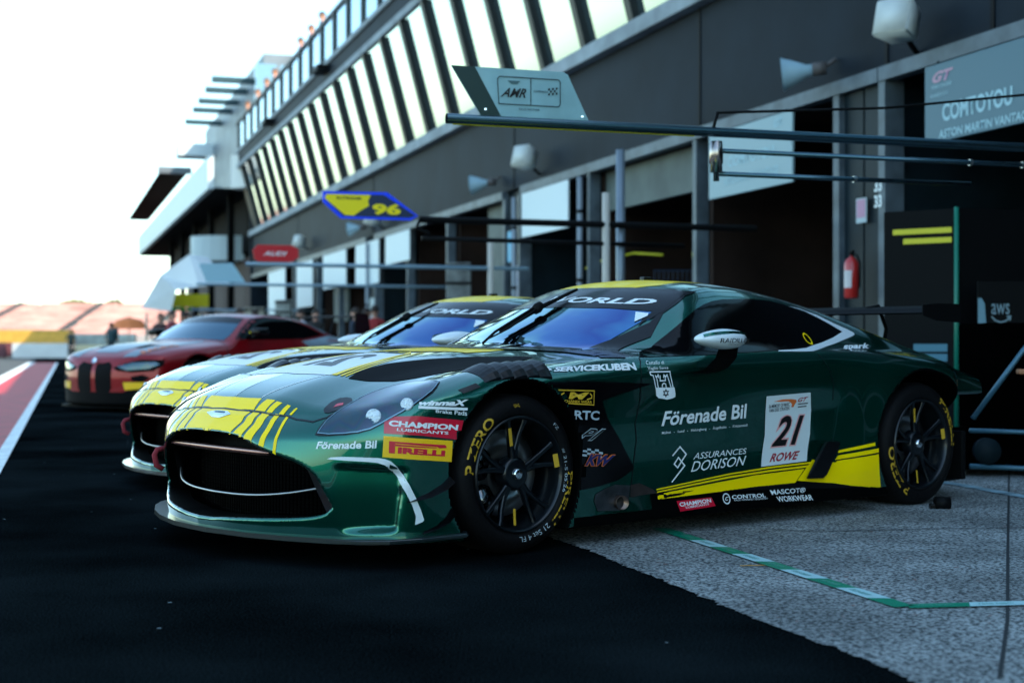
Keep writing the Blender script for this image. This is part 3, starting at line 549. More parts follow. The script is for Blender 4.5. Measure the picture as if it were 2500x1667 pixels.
def green_car(loc,rot,label,group,text=True):
    car=empty('race_car',loc,label,'race car',group,rot)
    shell_mesh('body',_P,_F,[GREEN,BLACKP],_mi,car)
    # glass
    global CLIP
    CLIP=lambda h:h.x>-.685-(h.z-.84)*2.33
    ws=[(.0,.890),(.2,.888),(.4,.880),(.6,.866),(.72,.853),(.79,.846),(.77,.865),(.705,.92),(.655,.975),(.63,1.03),(.61,1.09),(.592,1.14),(.57,1.165),(.5,1.185),(.3,1.197),(0,1.20)]
    pts=ws+[(-a,b) for a,b in ws[::-1] if a>0]
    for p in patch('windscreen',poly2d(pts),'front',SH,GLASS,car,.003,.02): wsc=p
    bn=[(0,1.092),(.14,1.091),(.39,1.085),(.55,1.07),(.617,1.062),(.61,1.09),(.592,1.14),(.57,1.165),(.5,1.185),(.3,1.197),(0,1.20)]
    pts=bn+[(-a,b) for a,b in bn[::-1] if a>0]
    patch('sun_strip',poly2d(pts),'front',SH,CM['gloss_black'],car,.005,.012)
    bord=[(.72,.853),(.79,.846),(.77,.865),(.705,.92),(.655,.975),(.63,1.03),(.617,1.062),(.58,1.067),(.59,1.02),(.63,.94),(.675,.882),(.66,.875),(.4,.893),(.0,.903),(0,.888),(.4,.878),(.6,.864)]
    patch('windscreen_border',poly2d(bord),'front',SH,CM['gloss_black'],car,.005,.01,mir=1)
    bm=text_mesh('WORLD',.03,.3); quadmap(bm,[(-.04,1.152),(.525,1.130),(.555,1.100),(-.04,1.122)])
    patch('sun_strip_lettering',bm,'front',SH,CM['white'],car,.007,.05)
    b=poly2d([(.525,1.062),(.578,1.055),(.588,1.042),(.575,1.012)]); patch('windscreen_sticker',b,'front',SH,CM['white'],car,.008,.05)
    CLIP=None
    patch('pillar_seal',poly2d([(.60,.842),(.88,.93),(1.10,1.01),(1.20,1.07),(1.32,1.14),(1.40,1.178),(1.49,1.175),(1.39,1.15),(1.20,1.06),(1.04,.94),(.72,.84)]),'side',SH,CM['gloss_black'],car,.004,.02,mir=1)
    # nose stripes in the nose frame: u=y, v=(z-x)*.7071
    k=.70710678
    def nz(y,x,z): return (y,(z-x)*k)
    yt=[.219,.240,.289,.307,.359,.394,.424,.466,.481]; yb=[.202,.225,.293,.313,.369,.418,.446,.494,.508]
    zb=[.525,.523,.517,.512,.493,.467,.457,.439,.434]; xb=[1.003,1.002,1.0,.998,.993,.985,.978,.965,.96]
    xt=[.903,.901,.897,.895,.888,.884,.88,.874,.87]; zt=[.62,.619,.617,.617,.615,.613,.611,.606,.606]
    T=[nz(a,b_,c_) for a,b_,c_ in zip(yt,xt,zt)]; Bq=[nz(a,b_,c_-.004) for a,b_,c_ in zip(yb,xb,zb)]
    def mid(i):  # bow of a stripe edge between top and bottom
        return ((T[i][0]*.5+Bq[i][0]*.5)+.012,(T[i][1]+Bq[i][1])/2)
    patch('livery_stripe',poly2d([Bq[0],mid(0),T[0],(.12,T[0][1]+.003),(0,T[0][1]+.004),(-.12,T[0][1]+.003),(-T[0][0],T[0][1]),(-mid(0)[0],mid(0)[1]),(-Bq[0][0],Bq[0][1]),(0,Bq[0][1]+.001)]),'nose',SH,CM['yellow'],car,.0015,.008)
    for i in (1,3,5,7):
        patch('livery_stripe',poly2d([Bq[i],mid(i),T[i],T[i+1],mid(i+1),Bq[i+1]]),'nose',SH,CM['yellow'],car,.0015,.008,mir=1)
    # bonnet stripes, top frame u=-x v=-y
    def tp(x,y): return (-x,-y)
    patch('livery_stripe',poly2d([tp(.898,.234),tp(.856,.229),tp(.865,.1),tp(.868,0),tp(.865,-.1),tp(.856,-.229),tp(.898,-.234),tp(.905,-.12),tp(.907,0),tp(.905,.12)]),'top',SH,CM['yellow'],car,.0015,.02)
    for q in (((.898,.246),(.854,.272),(.85,.333),(.892,.317)),((.891,.329),(.851,.348),(.847,.388),(.886,.367)),((.88,.413),(.843,.424),(.842,.446),(.876,.444)),((.865,.473),(.837,.480),(.835,.491),(.863,.487))):
        patch('livery_stripe',poly2d([tp(*p) for p in q]),'top',SH,CM['yellow'],car,.0015,.02,mir=1)
    # bonnet shut line
    gp_=[(.912,0),(.910,.12),(.904,.22),(.891,.39),(.873,.47),(.866,.53),(.84,.62),(.80,.66),(.72,.69)]
    patch('panel_gap',stroke2d([[tp(*p) for p in gp_],[tp(x,-y) for x,y in gp_]],.006),'top',SH,CM['ink'],car,.002,.03)
    # bonnet white number panel + yellow blocks
    patch('bonnet_plate',poly2d([tp(.60,-.31),tp(.60,.07),tp(.565,.31),tp(.30,.26),tp(.08,.19),tp(.08,-.20),tp(.2,-.27)]),'top',SH,CM['white'],car,.0015,.03)
    for q in (((.562,.315),(.55,.345),(.28,.29),(.05,.20),(-.01,.12),(.08,.185),(.30,.265)),((.60,-.32),(.60,-.35),(.1,-.30),(.05,-.2)),((.545,.36),(.542,.375),(.28,.31),(.0,.23),(-.02,.21),(.28,.295)),((.535,.385),(.532,.395),(.27,.33),(.0,.25),(.0,.24),(.27,.32)),
              ((-.02,-.30),(-.02,.12),(-.14,.38),(-.27,.40),(-.42,.37),(-.30,.20),(-.22,-.26))):
        patch('livery_stripe',poly2d([tp(*p) for p in q]),'top',SH,CM['yellow'],car,.0025,.03)
    bm=text_mesh('21',.04,.2); quadmap(bm,[tp(.14,.14),tp(.14,-.16),tp(.45,-.16),tp(.45,.14)]); patch('race_number',bm,'top',SH,CM['ink'],car,.003,.05)
    patch('bonnet_highlight_line',stroke2d([[tp(.85,.22),tp(.70,.255),tp(.57,.285)]],.007),'top',SH,CM['white'],car,.0015,.03,mir=1)  # white strokes paint the highlight lines along the bonnet edges
    patch('bonnet_highlight_line',stroke2d([[tp(.86,.01),tp(.70,-.01),tp(.60,-.02)]],.005),'top',SH,CM['white'],car,.0015,.03)
    # roof yellow
    rf=[(-1.15,0),(-1.17,.13),(-1.22,.22),(-1.31,.32),(-1.42,.385),(-1.7,.36),(-2.2,.30)]
    patch('livery_stripe',poly2d([tp(x,y) for x,y in rf]+[tp(x,-y) for x,y in rf[:0:-1]]),'top',SH,CM['yellow'],car,.0015,.03)
    # badge
    patch('wing_badge',poly2d([nz(-.11,.94,.600),nz(-.05,.925,.611),nz(.05,.925,.611),nz(.11,.94,.600),nz(.03,.952,.584),nz(-.03,.952,.584)]),'nose',SH,CHROME,car,.004,.03)
    patch('wing_badge',poly2d([nz(-.045,.929,.607),nz(.045,.929,.607),nz(.045,.936,.600),nz(-.045,.936,.600)]),'nose',SH,mat('badge_enamel',(.0,.12,.14),.3),car,.006,.03)
    for D in DECALS:
        kind,name,mt,fr=D[:4]
        if name=='headlight_rim' : 
            patch(name,poly2d(D[4]),fr,SH,CM[mt],car,.002,.03,mir=1); continue
        if name=='bonnet_vent':
            vp=[(.54,.42),(.45,.375),(.3,.36),(.1,.40),(-.1,.46),(-.33,.56),(-.36,.61),(-.25,.655),(0,.695),(.15,.69),(.34,.635),(.42,.60),(.5,.50)]
            patch(name,poly2d([tp(*p) for p in vp]),'top',SH,CM['vent_black'],car,.002,.02,mir=1); continue
        if name=='headlight':
            patch(name,poly2d(D[4]),fr,SH,CM['lens'],car,.006,.025,mir=1); patch('headlight_edge_highlight',stroke2d([D[4]+[D[4][0],D[4][1]]],.0035),fr,SH,mat('lens_edge_highlight',(.22,.36,.42),.2,.6),car,.0075,.04,mir=1); continue  # bright outline stroke paints the highlight round the lens
        if not text and name in('sponsor_lettering','sponsor_emblem','small_print','sponsor_frame'): continue
        off=.0012*(D[5] if kind=='poly' else D[5] if kind=='stroke' else 1)
        if kind=='poly': patch(name,poly2d(D[4]),fr,SH,CM[mt],car,.0012+.0011*D[5],.03,mir=D[6])
        elif kind=='stroke': patch(name,stroke2d(D[4],D[5]),fr,SH,CM[mt],car,.0012+.0011*D[6],.04)
        elif kind=='ring':
            c,r,w_,ly=D[4:8]; pa=[(c[0]+r*math.cos(t),c[1]+r*math.sin(t)) for t in np.linspace(0,2*math.pi,25)]
            patch(name,stroke2d([pa],w_),fr,SH,CM[mt],car,.0012+.0011*ly,.04)
        elif kind=='checker':
            q,nx_,ny_,ly=D[4:8]; bm=bmesh.new(); TL,TR,BR,BL=[Vector(p) for p in q]
            P_=lambda s,t:((TL*(1-s)+TR*s)*(1-t)+(BL*(1-s)+BR*s)*t)
            for i in range(nx_):
                for j in range(ny_):
                    if (i+j)%2: continue
                    bm.faces.new([bm.verts.new((*P_(a/nx_,b/ny_),0)) for a,b in((i,j),(i,j+1),(i+1,j+1),(i+1,j))])
            patch(name,bm,fr,SH,CM[mt],car,.0012+.0011*ly,.05)
        elif kind=='text':
            s_,q,bold,shear,ly=D[4:9]; bm=text_mesh(s_,bold,shear); quadmap(bm,q)
            patch(name,bm,fr,SH,CM[mt],car,.0012+.0011*ly,.05)
    # headlamps: bowl + bulb ring standing just proud of the dark lens
    for (x,y,z,r) in ((.685,.835,.612,.031),(.565,.90,.66,.026)):
        for sgn in (1,-1):
            bm=bmesh.new(); n=Vector((.72,.62*sgn,.30)).normalized(); M_=Matrix.Translation(Vector((x,y*sgn,z))+n*.002)@n.to_track_quat('Z','Y').to_matrix().to_4x4()
            lathe(bm,[(.002,r*1.05),(.010,r*1.0),(.013,r*.90),(.011,r*.80),(.013,r*.6),(.012,r*.45),(.015,r*.25),(.016,r*.02)],28,'z',M=M_); recalc(bm)
            from_bm('headlamp',bm,mat('lamp_reflector',(.80,.92,.97),.35,.25,1.0,bump=(90,.9)),car,True)
    # grille bars and mesh
    bm=bmesh.new()
    ys=np.linspace(-.62,.62,29); nxv=tab(NY,NZ,NX,np.abs(ys),np.full(29,.44))
    tube(bm,[(.945-.10*y*y,y,.452) for y in np.linspace(-.50,.42,15)],[.010]+[.0145]*13+[.010],10); from_bm('grille_bar',bm,mat('grille_bar_metal',(.30,.16,.13),.22,.9),car,True)
    bm=bmesh.new(); nxv=tab(NY,NZ,NX,np.abs(ys),np.full(29,.25))
    tube(bm,[(nx_-.085,y,.262+.22*abs(y)**3) for y,nx_ in zip(ys,nxv)],.006,8); from_bm('grille_lip',bm,STEEL,car,True)
    bm=bmesh.new()
    for y in np.linspace(-.64,.64,71):
        nx_=float(tab(NY,NZ,NX,np.array([abs(y)]),np.array([.3]))[0])-.14; bbox(bm,(nx_-.004,y-.0012,.17),(nx_,y+.0012,.45-.1*abs(y)))
    for z in np.linspace(.19,.43,16):
        for y0,y1 in zip(np.linspace(-.64,.56,16),np.linspace(-.56,.64,16)):
            a=float(tab(NY,NZ,NX,np.array([abs(y0)]),np.array([.3]))[0])-.14; b_=float(tab(NY,NZ,NX,np.array([min(abs(y1),.64)]),np.array([.3]))[0])-.14
            tube(bm,[(a,y0,z),(b_,min(y1,.64),z)],.0012,4,False)
    from_bm('radiator_mesh',bm,mat('mesh_black',(.0004,.0004,.0005),.9,0,0,.0),car)
    for sgn in (1,-1):
        bm=bmesh.new()
        prof=[(.50,.36),(.515,.42),(.545,.20),(.52,.17)]
        for (y0,z0,y1,z1) in ((.60,.40,.66,.21),):
            a=[bm.verts.new((.86-.008*i,(y0+(y1-y0)*i/8)*sgn,z0+(z1-z0)*i/8)) for i in range(9)]
            b_=[bm.verts.new((.80-.008*i,(y0+.05+(y1-y0)*i/8)*sgn,z0+(z1-z0)*i/8)) for i in range(9)]
            for i in range(8): bm.faces.new([a[i],a[i+1],b_[i+1],b_[i]])
        bmesh.ops.solidify(bm,geom=bm.faces[:],thickness=.004); from_bm('brake_duct_blade',bm,mat('carbon_weave',(.02,.02,.024),.3,.2,.6,bump=(400,.6)),car)
    # splitter
    sy=[0,.15,.4,.6,.78,.90,.97,1.0,1.0,.97]; sx=[1.085,1.08,1.03,.96,.87,.79,.70,.56,.33,.30]
    out=list(zip(sx,sy)); pl=[(x,y) for x,y in out]+[(x,-y) for x,y in out[::-1] if y>0]
    bm=bmesh.new(); prism(bm,pl,.108,.128); bmesh.ops.bevel(bm,geom=[e for e in bm.edges if abs(e.verts[0].co.z-e.verts[1].co.z)<1e-5],offset=.006,segments=3,affect='EDGES'); recalc(bm)
    from_bm('front_splitter',bm,mat('splitter_satin',(.012,.022,.024),.30,.1,.6),car)
    # canards
    for (pts,w_) in (([(.585,.91,.285),(.50,.955,.305),(.44,.975,.335),(.405,.985,.365)],.030),([(.52,.935,.155),(.46,.955,.175),(.42,.975,.20),(.395,.985,.235)],.026)):
        for sgn in (1,-1):
            bm=bmesh.new(); A=[];B_=[]
            for i,(x,y,z) in enumerate(pts):
                w2=w_*(.6+.4*min(1,i/2)); A.append(bm.verts.new((x,(y-.02)*sgn,z+.006))); B_.append(bm.verts.new((x,(y+w2)*sgn,z-.022)))
            for i in range(len(pts)-1): bm.faces.new([A[i],A[i+1],B_[i+1],B_[i]])
            bmesh.ops.solidify(bm,geom=bm.faces[:],thickness=.012); recalc(bm); from_bm('canard',bm,CM['gloss_black'],car)
    # bonnet louvres on the wings
    CARB=mat('louvre_carbon',(.0015,.0025,.0035),.38,.0,.08,.3)
    for sgn in (1,-1):
        for k_ in range(5):
            x1=.205-k_*.072; bm=bmesh.new(); rows=[]
            for j,yy in enumerate(np.linspace(.775,.955,9)):
                row=[]
                for (dx,dz) in ((.0,.002),(-.03,.014),(-.062,.026),(-.082,.030),(-.090,.022),(-.086,-.01)):
                    x=x1+dx-.02*(1-((j-4)/4)**2)*0; zz=float(tab(TX,TY,TZ,np.array([x]),np.array([min(yy,.9)]))[0]) ; 
                    h,n_,i_,t_=SH.bvh.ray_cast(Vector((x,yy,2)),Vector((0,0,-1))); zz=h.z if h else zz
                    ed=1-.55*(abs(j-4)/4)**3
                    row.append(bm.verts.new((x,yy*sgn,zz+dz*ed)))
                rows.append(row)
            for a,b_ in zip(rows,rows[1:]):
                for i in range(5): bm.faces.new([a[i],a[i+1],b_[i+1],b_[i]])
            bm.faces.new(rows[0]); bm.faces.new(rows[-1][::-1]); recalc(bm)
            from_bm('wing_louvre',bm,CARB,car,False)
    # mirrors
    for sgn in (1,-1):
        mr=bpy.data.objects.new('door_mirror',None); C.objects.link(mr); mr.parent=car
        bm=bmesh.new(); bmesh.ops.create_uvsphere(bm,u_segments=32,v_segments=16,radius=1)
        for v in bm.verts:
            x,y,z=v.co; x=max(x,-.55); v.co=Vector((-1.17+x*.175,(1.045+y*.085)*sgn,.930+z*.050*(1-.25*max(0,x))))
        recalc(bm); from_bm('mirror_shell',bm,CM['trimwhite'],mr,True)
        bm=bmesh.new(); A=[]
        for t in np.linspace(0,1,13):
            x=-1.01-.27*t; q=((x+1.17)/.175); rr_=math.sqrt(max(0,1-q*q)); A.append((x,rr_))
        pts=[]
        for x,rr_ in A: pts.append((x,(1.045+.085*rr_*.80+.0025)*sgn,.930+.050*.60*rr_+.010*(x+1.17)))
        for i in range(len(pts)-1):
            a=Vector(pts[i]);b_=Vector(pts[i+1]); w_=.010
            up=Vector((0,-.5*sgn,.86))
            bm.faces.new([bm.verts.new(a-up*w_*.5),bm.verts.new(b_-up*w_*.5),bm.verts.new(b_+up*w_),bm.verts.new(a+up*w_)])
        bmesh.ops.remove_doubles(bm,verts=bm.verts,dist=1e-4); from_bm('mirror_stripe',bm,GREEN,mr)
        bm=bmesh.new(); S_=[(-1.16,1.035,.892),(-1.14,1.03,.84),(-1.09,1.01,.79),(-1.03,.98,.772),(-.93,.93,.765)]
        T_=[(-1.30,1.035,.90),(-1.29,1.03,.84),(-1.26,1.0,.79),(-1.22,.965,.77),(-1.14,.93,.762)]
        a=[bm.verts.new((x,y*sgn,z)) for x,y,z in S_]; b_=[bm.verts.new((x,y*sgn,z)) for x,y,z in T_]
        for i in range(4): bm.faces.new([a[i],a[i+1],b_[i+1],b_[i]])
        bmesh.ops.solidify(bm,geom=bm.faces[:],thickness=.012); recalc(bm); from_bm('mirror_stalk',bm,CM['satin_black'],mr)
        if sgn>0 and text:
            for s_,z0,z1,x0,x1 in (('RAIDILLON',.912,.934,-1.08,-1.30),('CHRONOGRAPHES',.902,.907,-1.13,-1.25)):
                bm=text_mesh(s_,.0,0); quadmap(bm,[(x0,z1),(x1,z1),(x1,z0),(x0,z0)])
                for v in bm.verts:
                    x,z=v.co.x,v.co.y; q=(x+1.17)/.175; p=(z-.930)/.050; r_=math.sqrt(max(0,1-min(1,q*q)-min(.99,p*p))) if q*q+p*p<1 else 0
                    v.co=Vector((x,1.045+.085*r_+.003,z))
                from_bm('mirror_lettering',bm,CM['ink'],mr)
    # wipers
    wp=bpy.data.objects.new('wiper',None); C.objects.link(wp); wp.parent=car
    def on(y,z,o_):
        h,n_,i_,t_=SH.bvh.ray_cast(Vector((2,y,z)),Vector((-1,0,0))); return (h+n_*o_) if h else Vector((-1,y,z))
    bm=bmesh.new(); tube(bm,[on(.11,.90,.01),on(.105,.925,.045),on(.09,1.01,.05),on(.075,1.065,.05)],.007,8); from_bm('wiper_arm',bm,CM['satin_black'],wp,True)
    bm=bmesh.new(); tube(bm,[on(.16,.895,.03),on(.14,.95,.04),on(.10,1.04,.045)],.004,8); from_bm('wiper_rod',bm,CM['satin_black'],wp,True)
    bm=bmesh.new(); tube(bm,[on(.10,.94,.03),on(.08,1.06,.035),on(.085,1.165,.03)],[.009,.013,.008],8); from_bm('wiper_blade',bm,CM['satin_black'],wp,True)
    bm=bmesh.new(); c_=on(.08,1.055,.04); lathe(bm,[(-.03,.004),(-.028,.022),(.0,.028),(.028,.022),(.03,.004)],16,'x',M=Matrix.Translation(c_)@Matrix.Rotation(.6,4,'Y')); recalc(bm); from_bm('wiper_joint',bm,CM['satin_black'],wp,True)
    # skirt blade in front of rear wheel
    for sgn in (1,-1):
        bm=bmesh.new(); prism(bm,[(-1.89,.215),(-2.02,.210),(-2.05,.23),(-2.16,.385),(-2.15,.395),(-2.05,.40),(-2.02,.37)],.0,.018,Matrix(((1,0,0,0),(0,0,-sgn,.985*sgn+ .0),(0,1,0,0),(0,0,0,1)))@Matrix.Identity(4))
        bmesh.ops.bevel(bm,geom=bm.edges[:],offset=.004,segments=2,affect='EDGES'); recalc(bm); from_bm('sill_winglet',bm,CM['gloss_black'],car)
    # exhaust + heat shield
    for sgn in (1,-1):
        ex=bpy.data.objects.new('exhaust',None); C.objects.link(ex); ex.parent=car
        bm=bmesh.new(); M_=Matrix.Translation((-.585,.955*sgn,.185))@Matrix.Rotation(math.radians(-18*sgn),4,'Z')
        sg=sgn; lathe(bm,[(-.10*sg,.030),(.02*sg,.033),(.022*sg,.031),(-.10*sg,.028),(-.10*sg,.001)],28,'y',M=M_); recalc(bm); from_bm('exhaust_pipe',bm,mat('heated_steel',(.16,.11,.09),.3,1.0,noise=(14,.5)),ex,True)
        if sgn>0:
            for p in patch('heat_shield',poly2d([(.50,.25),(.44,.23),(.43,.20),(.45,.155),(.59,.145),(.655,.19),(.67,.255),(.57,.265)]),'side',SH,mat('heat_shield_steel',(.10,.11,.12),.4,.9,noise=(12,.5)),ex,.003,.05): pass
            for p in patch('heat_shield',poly2d([(.672,.256),(.668,.20),(.73,.205),(.84,.208),(.82,.228),(.73,.262)]),'side',SH,mat('heat_stained_steel',(.07,.055,.05),.45,.8,noise=(12,.5)),ex,.003,.05): pass
    # rear wing
    wg=bpy.data.objects.new('rear_wing',None); C.objects.link(wg); wg.parent=car
    bm=bmesh.new(); prof=[(-3.08,1.085),(-3.12,1.112),(-3.20,1.122),(-3.32,1.125),(-3.42,1.135),(-3.42,1.128),(-3.30,1.105),(-3.17,1.085),(-3.10,1.078)]
    a=[bm.verts.new((x,-.86,z)) for x,z in prof]; b_=[bm.verts.new((x,.86,z)) for x,z in prof]; n_=len(prof)
    for i in range(n_): bm.faces.new([a[i],a[(i+1)%n_],b_[(i+1)%n_],b_[i]])
    bm.faces.new(a[::-1]); bm.faces.new(b_); recalc(bm); from_bm('wing_plane',bm,CM['satin_black'],wg)
    for sgn in (1,-1):
        bm=bmesh.new(); prism(bm,[(-3.06,1.07),(-3.06,1.13),(-3.2,1.14),(-3.44,1.14),(-3.44,1.03),(-3.2,1.04)],-.003,.003,Matrix(((1,0,0,0),(0,0,1,.865*sgn),(0,1,0,0),(0,0,0,1)))); recalc(bm); from_bm('wing_endplate',bm,CM['satin_black'],wg)
        bm=bmesh.new(); tube(bm,[(-3.45,.30*sgn,.80),(-3.50,.30*sgn,1.0),(-3.42,.30*sgn,1.14),(-3.30,.30*sgn,1.12)],.012,8); from_bm('wing_support',bm,CM['satin_black'],wg,True)
    # diffuser + flaps behind rear wheel, roof aerial, tow strap, hood pins
    bm=bmesh.new(); bbox(bm,(-3.60,-.78,.09),(-3.3,.78,.30),bev=.02); from_bm('rear_diffuser',bm,CM['satin_black'],car)
    bm=bmesh.new(); bbox(bm,(-3.38,.60,.12),(-3.345,.94,.40),bev=.006); bbox(bm,(-3.38,-.94,.12),(-3.345,-.60,.40),bev=.006); from_bm('wheel_arch_flap',bm,CM['satin_black'],car)
    bm=bmesh.new(); bbox(bm,(-1.62,.09,1.245),(-1.56,.125,1.272),bev=.006); from_bm('roof_aerial',bm,CM['ink'],car)
    bm=bmesh.new(); tube(bm,[(.83,-.76,.40),(.865,-.77,.395),(.88,-.77,.37),(.87,-.77,.32),(.84,-.76,.30)],.014,8); from_bm('tow_strap',bm,mat('tow_strap_fabric',(.22,.01,.02),.8),car,True)
    # door gaps
    patch('panel_gap',stroke2d([[(.80,.84),(.765,.80),(.75,.74),(.735,.65),(.70,.54),(.715,.46),(.705,.38),(.68,.26),(.665,.20)],[(2.07,.862),(2.10,.82),(2.135,.76),(2.16,.68),(2.16,.61)]],.005),'side',SH,CM['ink'],car,.002,.04)
    patch('fuel_port',stroke2d([[(2.12+.024*math.cos(t),.93+.028*math.sin(t)) for t in np.linspace(0,2*math.pi,19)]],.008),'side',SH,CM['yellow'],car,.006,.04)
    L1=[('P ZERO',177,124,.268,.312,TYEL,.02),('PIRELLI',-1,-50,.276,.312,TYEL,.02),('DHG',98,92,.292,.305,TYEL,0),('21 Set 4 FL',-55,-92,.268,.290,CM['grey'],-.01),('# 21-S 05.26',22,-20,.262,.274,CM['grey'],-.01),('FZ',48,41,.278,.292,CM['grey'],-.01)]
    L2=[('P ZERO',243,180,.268,.312,TYEL,.02),('PIRELLI',55,-4,.276,.312,TYEL,.02)]
    if not text: L1=L1[:2]
    wheel(car,(0,.943,.346),math.radians(STEER),1,True,L1)
    wheel(car,(0,-.943,.346),math.radians(STEER),-1,True,None)
    wheel(car,(-2.93,.95,.345),0,1,False,L2)
    wheel(car,(-2.93,-.95,.345),0,-1,False,None)
    return car
STEER=2
CAR_ROT=math.radians(180+39.5)
car1=green_car((-.5636,6.8576,0),CAR_ROT,'green race car with a white number 21 board on its door, in front',None)
# ---- red coupe: boxier shell, same tools ---------------------------------
def body_r(x,y,z):
    y=np.abs(y)
    hood=interp([-3.7,-3.3,-2.9,-2.4,-1.2,-.6,-.2,.2,.6,.85,.98],[.95,1.0,1.02,1.0,.95,.95,.93,.90,.83,.73,.60],x)
    top=hood-.05*y**2-.10*y**6
    w=.945+.045*np.exp(-((x+.0)/.45)**2)+.055*np.exp(-((x+2.85)/.5)**2)-.07*sstep(.60,.95,z)-.10*sstep(-3.2,-3.7,-(-x))*0
    f=smax(z-top,y-w,.09)
    f=smax(f,(x-(.98-.20*y**2-.22*y**4-.06*np.abs(z-.45)))*.9,.09)
    f=smax(f,.10-z,.03); f=smax(f,(-3.62+.2*y*y)-x,.1)
    c=interp([-3.5,-3.1,-2.7,-2.2,-1.8,-1.5,-1.25,-1.0,-.75,-.45,.1],[.90,1.0,1.14,1.28,1.325,1.33,1.30,1.20,1.08,.93,.55],x+.25*y*y)-.09*y*y
    cw=interp([.8,.95,1.1,1.25,1.35],[.88,.84,.76,.68,.60],z)-.16*sstep(-2.2,-3.2,x)*0-.12*np.clip((-x-2.0)/1.2,0,1)
    g=smax((z-c)*.9,(y-cw)*.9,.06); g=smax(g,.6-z,.02)
    f=smin(f,g,.04)
    for cx_ in (0,-2.80): f=np.maximum(f,-np.maximum(np.hypot(x-cx_,z-.35)-.405,.6-y))
    return f
RED=mat('red_car_paint',(.26,.0005,.004),.3,.35,.3)
SIL=mat('silver_livery',(.18,.22,.25),.35,.2,.2)
HR=.022
_P2,_F2=surface_nets(body_r,(-3.8,-HR/2,.05),(1.14,1.10,1.42),HR,2); _P2,_F2=half_to_full(_P2,_F2,HR)
_c2=_P2[_F2].mean(1); _m2=np.zeros(len(_F2),int)
for cx_ in (0,-2.8): _m2[np.hypot(_c2[:,0]-cx_,_c2[:,2]-.35)<.41]=1
_m2[_c2[:,2]<.13]=1
SR=Shell(_P2,_F2)
def red_car(loc,rot,label):
    global DEAD
    old=DEAD; DEAD=None
    car=empty('race_car',loc,label,'race car',None,rot)
    shell_mesh('body',_P2,_F2,[RED,BLACKP],_m2,car)
    P=lambda name,pts,fr,m,off=.004,mir=0,cell=.05:patch(name,poly2d(pts),fr,SR,m,car,off,cell,mir=mir)
    ws=[(0,.965),(.4,.96),(.72,.94),(.70,1.02),(.64,1.12),(.575,1.22),(.54,1.25),(.3,1.275),(0,1.285)]
    P('windscreen',ws+[(-a,b) for a,b in ws[::-1] if a>0],'front',mat('red_car_glass',(.06,.14,.19),.04,1.0,.3))
    bn=[(0,1.20),(.3,1.195),(.585,1.18),(.555,1.25),(.3,1.28),(0,1.29)]
    P('sun_strip',bn+[(-a,b) for a,b in bn[::-1] if a>0],'front',CM['gloss_black'],.007)
    P('side_window',[(.80,.955),(1.05,1.12),(1.30,1.25),(1.6,1.275),(2.1,1.24),(2.45,1.15),(2.75,1.03),(2.2,.965),(1.5,.955)],'side',CM['window'],.004,1)
    P('kidney_grille',[(.04,.63),(.25,.66),(.32,.61),(.32,.32),(.26,.24),(.08,.23),(.04,.30)],'front',CM['vent_black'],.004,1)
    P('lower_intake',[(0,.27),(.48,.27),(.78,.36),(.86,.30),(.86,.13),(.5,.115),(0,.115)],'front',CM['vent_black'],.004,1)
    P('headlight',[(.40,.60),(.62,.655),(.86,.66),(.90,.63),(.80,.575),(.55,.555)],'front',CM['lens'],.005,1)
    P('fog_pocket',[(.60,.47),(.74,.50),(.82,.46),(.74,.40),(.62,.42)],'front',CM['vent_black'],.004,1)
    P('sponsor_plate',[(.50,.40),(.80,.40),(.80,.32),(.52,.30)],'front',CM['amber'],.006,1)
    P('silver_livery',[(-.85,.42),(-.80,.62),(-.35,.70),(.2,.66),(.45,.60),(.5,.48),(-.1,.50)],'top',SIL,.004,1)
    P('silver_livery',[(-.2,-.3),(-.55,-.3),(-.75,-.2),(-.75,.2),(-.55,.3),(-.2,.3)],'top',SIL,.004)
    P('silver_livery',[(2.55,.97),(2.9,1.02),(3.5,.94),(3.55,.62),(3.2,.72),(2.8,.82),(2.3,.80),(2.15,.93)],'side',SIL,.004,1)
    P('silver_livery',[(2.2,1.26),(2.5,1.17),(2.85,1.03),(2.95,1.06),(2.6,1.20),(2.3,1.28)],'side',SIL,.006,1)
    P('bonnet_vent',[(-.55,.30),(-.30,.34),(-.22,.50),(-.50,.46)],'top',CM['vent_black'],.005,1)
    P('headlight_surround',[(.34,.585),(.50,.64),(.70,.69),(.92,.69),(.93,.62),(.85,.545),(.62,.525),(.42,.545)],'front',CM['vent_black'],.0035,1)
    patch('panel_gap',stroke2d([[(.62,.93),(.55,.75),(.56,.45),(.60,.25)],[(1.95,.94),(2.05,.70),(1.95,.40),(1.9,.22)]],.012),'side',SR,CM['ink'],car,.004,.06)
    P('yellow_sticker',[(1.12,1.065),(1.36,1.075),(1.34,1.045),(1.10,1.04)],'side',CM['yellow'],.008)
    bm=text_mesh('RACING',.03,.3); quadmap(bm,[(-.72,-.55),(-.12,-.62),(-.12,-.74),(-.72,-.68)]); patch('sponsor_lettering',bm,'top',SR,CM['orange'],car,.007,.08)
    bm=bmesh.new(); lathe(bm,[(0,.001),(.006,.035),(0,.042)],20,'x',M=Matrix.Translation((.955,0,.68))@Matrix.Rotation(-.5,4,'Y')); recalc(bm); from_bm('nose_badge',bm,CHROME,car)
    sp=[(.99,0),(.97,.3),(.90,.6),(.78,.85),(.62,1.0),(.3,1.0)]; bm=bmesh.new(); prism(bm,sp+[(x,-y) for x,y in sp[:0:-1]],.06,.085); recalc(bm); from_bm('front_splitter',bm,BLACKP,car)
